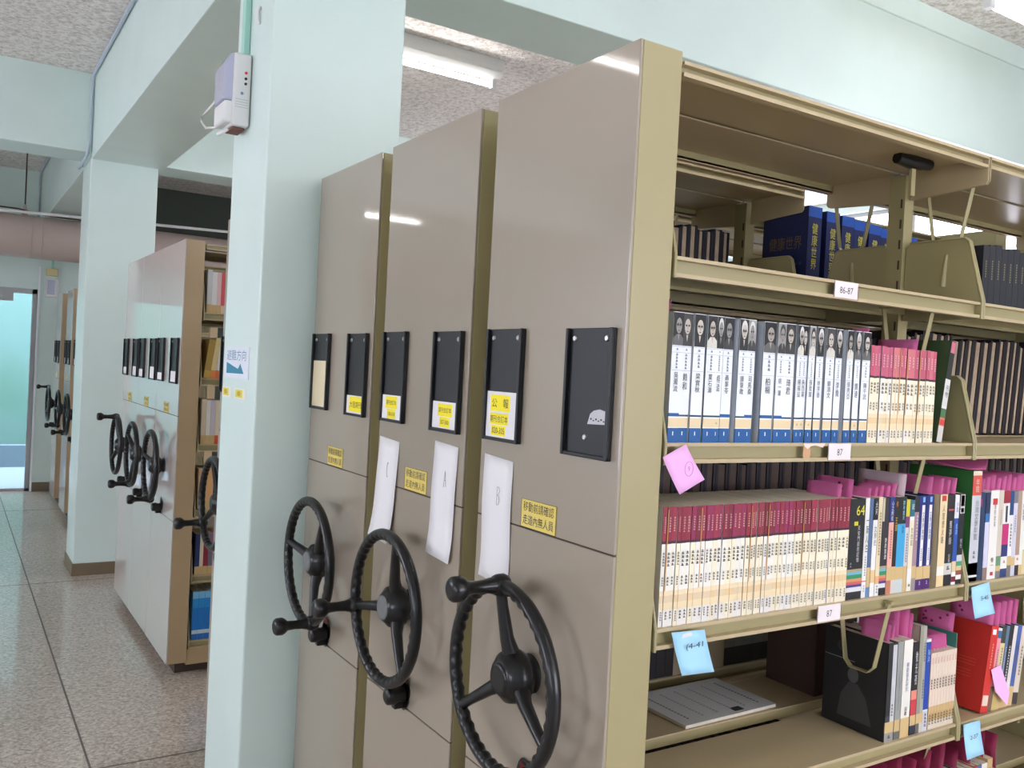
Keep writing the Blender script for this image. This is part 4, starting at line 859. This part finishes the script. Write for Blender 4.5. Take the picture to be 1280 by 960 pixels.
# folded pink sheet on the tall green book
b = MB(); zt = LEV[3] + 0.258
b.add([(1.985, 1.34, zt + .012), (1.985, 1.15, zt + .001), (2.03, 1.135, zt + .002), (2.10, 1.17, zt + .026), (2.03, 1.33, zt + .014), (1.96, 1.25, zt + .018)], [(0, 5, 1), (0, 1, 2, 4), (4, 2, 3)], PINK); b.recalc = False
o = b.build('paper_slip'); o.modifiers.new('thickness', 'SOLIDIFY').thickness = 0.0004
tag(o, 'folded pink sheet lying on the tall green book', 'paper slip', 'pink slips tucked into the books')
def note(name, label, pts, y, m, cat, group=None, marks=None, tab=False):
    b = MB(); n = 5; P = [Vector((p[0], 0, p[1])) for p in pts]; vs = []
    for i in range(n + 1):
        v = i / n
        a = P[0].lerp(P[3], v); e = P[1].lerp(P[2], v)
        for k in range(4):
            q = a.lerp(e, k / 3); vs.append((q.x, y - 0.012 * v ** 1.5 - 0.001 * (k == 3), q.z))
    b.add(vs, [(i * 4 + k, i * 4 + k + 1, (i + 1) * 4 + k + 1, (i + 1) * 4 + k) for i in range(n) for k in range(3)], m, True)
    b.recalc = False
    o = b.build(name); o.modifiers.new('thickness', 'SOLIDIFY').thickness = 0.0003
    tag(o, label, cat, group)
    if marks:
        b = MB(); marks(b); b.recalc = False; b.build('handwriting', o)
    return o
def mk_pink(b):
    ctr = (1.0715, 1.109, 1.401)
    b.tube([(ctr[0] + 0.0095 * math.cos(q), ctr[1], ctr[2] + 0.0125 * math.sin(q)) for q in [2 * PI * k / 20 for k in range(20)]], 0.0005, c(190, 120, 185), 5, closed=True)
    b.text('9', (ctr[0], ctr[1], ctr[2]), (1, 0, 0), (0, 0, 1), 0.01, c(150, 90, 150), w=0.004, h=0.009)
note('sticky_note', 'light pink sticky note tilted on the second shelf lip at its left end', [(1.028, 1.419), (1.079, 1.441), (1.116, 1.381), (1.060, 1.356)], 1.1285, LPINK, 'sticky note', 'sticky notes on the shelf lips', mk_pink)
def mk_blue(txt, x, z, w, h):
    def fn(b): b.text(txt, (x, 1.1205, z), (0.995, 0, 0.03), (-0.03, 0, 0.995), 0.01, c(40, 50, 70), w=w, h=h)
    return fn
def tapequad(b, x, z): b.add([(x - .012, 1.1262, z), (x + .012, 1.1262, z + .002), (x + .011, 1.126, z + .009), (x - .010, 1.126, z + .008)], [(0, 1, 2, 3)], WHITEP)
def mk1(b): mk_blue('(4-41', 1.119, 1.088, 0.040, 0.013)(b); tapequad(b, 1.105, 1.103)
note('sticky_note', 'light blue note hanging below the burgundy paperbacks', [(1.069, 1.1155), (1.147, 1.1125), (1.164, 1.0385), (1.087, 1.042)], 1.1275, BLUEP, 'sticky note', 'sticky notes on the shelf lips', mk1)
note('sticky_note', 'light blue note hanging under the tall green book', [(1.985, 1.114), (2.055, 1.121), (2.066, 1.05), (1.985, 1.045)], 1.1275, BLUEP, 'sticky note', 'sticky notes on the shelf lips', mk_blue('5-45', 2.03, 1.088, 0.03, 0.010))
note('sticky_note', 'light blue note hanging below the big red book', [(1.985, 0.799), (2.05, 0.799), (2.056, 0.724), (1.987, 0.722)], 1.1275, BLUEP, 'sticky note', 'sticky notes on the shelf lips', mk_blue('2-37', 2.02, 0.768, 0.03, 0.010))
def shelf_label(label, x0, x1, z, txt):
    b = MB().box(x0, x1, 1.1325, 1.1335, z - 0.033, z - 0.001, c(232, 222, 222))
    e = c(226, 150, 140)
    for a, d_ in ((x0, x0 + 0.0012), (x1 - 0.0012, x1)): b.box(a, d_, 1.1325, 1.1327, z - 0.034, z - 0.002, e)
    b.text(txt, ((x0 + x1) / 2, 1.1323, z - 0.018), (1, 0, 0), (0, 0, 1), 0.01, INK, w=0.013 * len(txt) * 0.62, h=0.013)
    b.recalc = False
    o = b.build('shelf_label'); tag(o, label, 'shelf label', 'year labels on the shelf lips')
shelf_label('small white label with red edges reading 86-87 on the top shelf lip', 1.455, 1.528, LEV[1], '86-87')
shelf_label('small white label on the second shelf lip below the biographies', 1.464, 1.534, LEV[2], '87')
shelf_label('small white label on the third shelf lip below the burgundy paperbacks', 1.459, 1.53, LEV[3], '87')
b = MB(); y = 1.133
b.add([(1.39, y, 1.442), (1.455, y, 1.4425), (1.447, y, 1.434), (1.425, y, 1.439), (1.412, y, 1.437), (1.403, y, 1.431), (1.395, y, 1.436)], [(0, 1, 2, 3, 4, 5, 6)], c(232, 210, 196))
b.add([(1.392, y + .001, 1.437), (1.412, y + .001, 1.437), (1.412, y + .001, 1.414), (1.392, y + .001, 1.414)], [(0, 1, 2, 3)], c(206, 160, 116)); b.recalc = False
tag(b.build('torn_label'), 'torn remains of a label on the second shelf lip', 'torn label')
b = MB(); b.add([(2.108, 1.1385, 0.905), (2.145, 1.137, 0.912), (2.175, 1.128, 0.845), (2.165, 1.126, 0.815), (2.122, 1.133, 0.853)], [(0, 1, 2, 3, 4)], LPINK); b.recalc = False
tag(b.build('sticky_note'), 'light pink note stuck on the spines right of the big red book', 'sticky note', 'sticky notes on the shelf lips')
# long white paper slips taped on the end panels
def long_slip(label, y0, y1, z1, z0, dy, out, txt, tw):
    b = MB(); n = 10; vs = []
    def P(v, k): return (PX0 - 0.0012 - out * v ** 2 - 0.004 * math.sin(v * 6) * v, y1 + (y0 - y1) * k / 3 + dy * v ** 1.6, z1 + (z0 - z1) * v - 0.006 * (k / 3))
    for i in range(n + 1):
        for k in range(4): vs.append(P(i / n, k))
    b.add(vs, [(i * 4 + k, i * 4 + k + 1, (i + 1) * 4 + k + 1, (i + 1) * 4 + k) for i in range(n) for k in range(3)], PAPER, True); b.recalc = False
    o = b.build('paper_strip'); o.modifiers.new('thickness', 'SOLIDIFY').thickness = 0.0003; o.modifiers['thickness'].offset = 1
    tag(o, label, 'paper strip', 'white paper strips taped to the end panels')
    p = P(0.3, 1.9)
    S_ = {'B': [[(-.4, .9), (-.45, -.9)], [(-.4, .9), (.2, .85), (.4, .5), (.1, .1), (-.35, .05)], [(-.35, .05), (.3, 0), (.5, -.45), (.15, -.85), (-.45, -.9)]],
          'A': [[(-.5, -.9), (0, .9), (.45, -.8)], [(-.35, -.1), (.3, -.15)]],
          'C': [[(.35, .8), (0, .95), (-.35, .5), (-.4, -.3), (-.15, -.85), (.25, -.8)]]}
    l = MB()
    for st in S_[txt]: l.tube([(p[0] - 0.005, p[1] - q[0] * tw / 2, p[2] + q[1] * 0.02) for q in st], 0.0006, PENCIL, 5)
    l.recalc = False; l.build('handwriting', o)
long_slip('white paper strip with a pencilled B on the nearest carriage', 1.447, 1.556, 1.382, 1.135, -0.006, 0.006, 'B', 0.02)
long_slip('white paper strip with a pencilled A, crumpled, on the second carriage', 1.668, 1.777, 1.388, 1.135, 0.006, 0.01, 'A', 0.022)
long_slip('white paper strip with a pencilled C, swinging loose behind a handwheel', 1.962, 2.078, 1.372, 1.12, 0.015, 0.016, 'C', 0.02)

# ------------------------------------------------------------------ column fittings
e = empty('emergency_light', (0.772, 2.885, 2.275)); tag(e, 'white emergency light box with clear front on the near column', 'emergency light')
MB().box(-0.058, -0.002, -0.065, 0.065, 0.0, 0.225, WHITEP).build('housing', e, bevel=0.008, seg=3)
LENS = mat('lilac_lens', rgb(176, 178, 200), 0.12, coat=0.6)
MB().prism([(-0.085, 0.075), (-0.085, 0.185), (-0.066, 0.222), (-0.052, 0.222), (-0.052, 0.075)], -0.06, 0.06, 'y', LENS).build('lamp_lens', e, bevel=0.008, seg=3)
MB().box(-0.083, -0.05, -0.061, 0.061, 0.006, 0.074, WHITEP).build('front_cover', e, bevel=0.01, seg=3)
b = MB()
for z, m in ((0.165, c(220, 60, 50)), (0.147, INK), (0.131, INK)): b.lathe([(-0.003, 0.004), (0.0, 0.0045)], (-0.02, -0.065, z), m, 12, 'y')
b.ellipse((-0.03, -0.0656, 0.1), (0.005, 0, 0), (0, 0, 0.005), c(130, 150, 190), 12)
for i in range(4): b.quad((-0.05, -0.0656, 0.08 - 0.008 * i), (0.04, 0, 0), (0, 0, 0.0012), c(170, 172, 176))
b.build('indicator', e, label='red and black indicator dots')
MB().tube([(-0.07, 0.06, 0.11), (-0.075, 0.11, 0.095), (-0.08, 0.17, 0.085), (-0.085, 0.22, 0.078), (-0.085, 0.215, 0.06), (-0.08, 0.17, 0.03), (-0.075, 0.11, 0.02), (-0.07, 0.06, 0.012)], 0.004, WHITEP, 8).build('cable', e, label='white looped cable')
MB().tube([(-0.05, 0.0, 0.0), (-0.075, 0.03, -0.018)], 0.006, WHITEP, 10).build('switch_pull', e)
MB().box(-0.05, -0.01, -0.04, 0.04, -0.008, 0.0, c(110, 66, 54)).build('base_cap', e, bevel=0.002)
b = MB().box(0.752, 0.7715, 2.86, 2.895, 2.5, CEIL - 0.005, MINTC)
tag(b.build('conduit', bevel=0.003), 'mint square conduit rising above the emergency light', 'conduit')
b = MB()
for z in (2.58, 2.66): b.tube([(0.7705, 2.76, z), (0.763, 2.76, z + 0.01), (0.763, 2.76, z + 0.04), (0.7705, 2.76, z + 0.05)], 0.006, WHITEP, 8)
tag(b.build('wall_clip'), 'pair of clear plastic clips high on the near column', 'clip')
e2 = empty('emergency_light', (0.915, 10.8, 2.1)); tag(e2, 'small grey white emergency light box beside the glass door', 'emergency light')
MB().box(-0.06, 0.06, -0.06, -0.001, 0, 0.2, WHITEP).build('housing', e2, bevel=0.008)
MB().box(-0.045, 0.03, -0.075, -0.055, 0.03, 0.18, LENS).build('lamp_lens', e2, bevel=0.006)
MB().box(-0.06, 0.05, -0.05, -0.001, 0.23, 0.31, c(216, 204, 150)).build('junction_box', e2, bevel=0.004)
MB().box(-0.012, 0.012, -0.02, -0.001, 0.31, 0.8, MINTC).build('riser', e2)
# evacuation sign and stickers on the aisle face of the column
XC = C1[0]
b = MB().box(XC - 0.002, XC - 0.0003, 2.705, 2.985, 1.485, 1.585, c(226, 232, 240))
b.text('避難方向', (XC - 0.0024, 2.845, 1.559), (0, -1, 0), (0, 0, 1), 0.01, c(110, 150, 175), w=0.22, h=0.034)
TE = c(40, 130, 160)
b.add([(XC - 0.0024, 2.955, 1.536), (XC - 0.0024, 2.82, 1.516), (XC - 0.0024, 2.795, 1.533), (XC - 0.0024, 2.755, 1.502), (XC - 0.0024, 2.955, 1.5)], [(0, 1, 2, 3, 4)], TE); b.recalc = False
tag(b.build('evacuation_sign'), 'white sign with blue characters and a blue arrow on the near column', 'sign')
for i, (ya, yb, lab) in enumerate(((2.89, 3.0, 'square yellow sticker under the evacuation sign, nearer the far edge'), (2.725, 2.85, 'yellow and white sticker under the evacuation sign, nearer the viewer'))):
    b = MB().box(XC - 0.0012, XC - 0.0002, ya, yb, 1.422, 1.455, c(236, 234, 220))
    b.quad((XC - 0.0015, yb - 0.012, 1.427), (0, -(yb - ya) * 0.62, 0), (0, 0, 0.024), c(226, 214, 70))
    b.ellipse((XC - 0.0018, yb - 0.012 - (yb - ya) * 0.3, 1.439), (0, 0.02, 0), (0, 0, 0.008), c(196, 170, 50), 14); b.recalc = False
    tag(b.build('sticker'), lab, 'sticker')
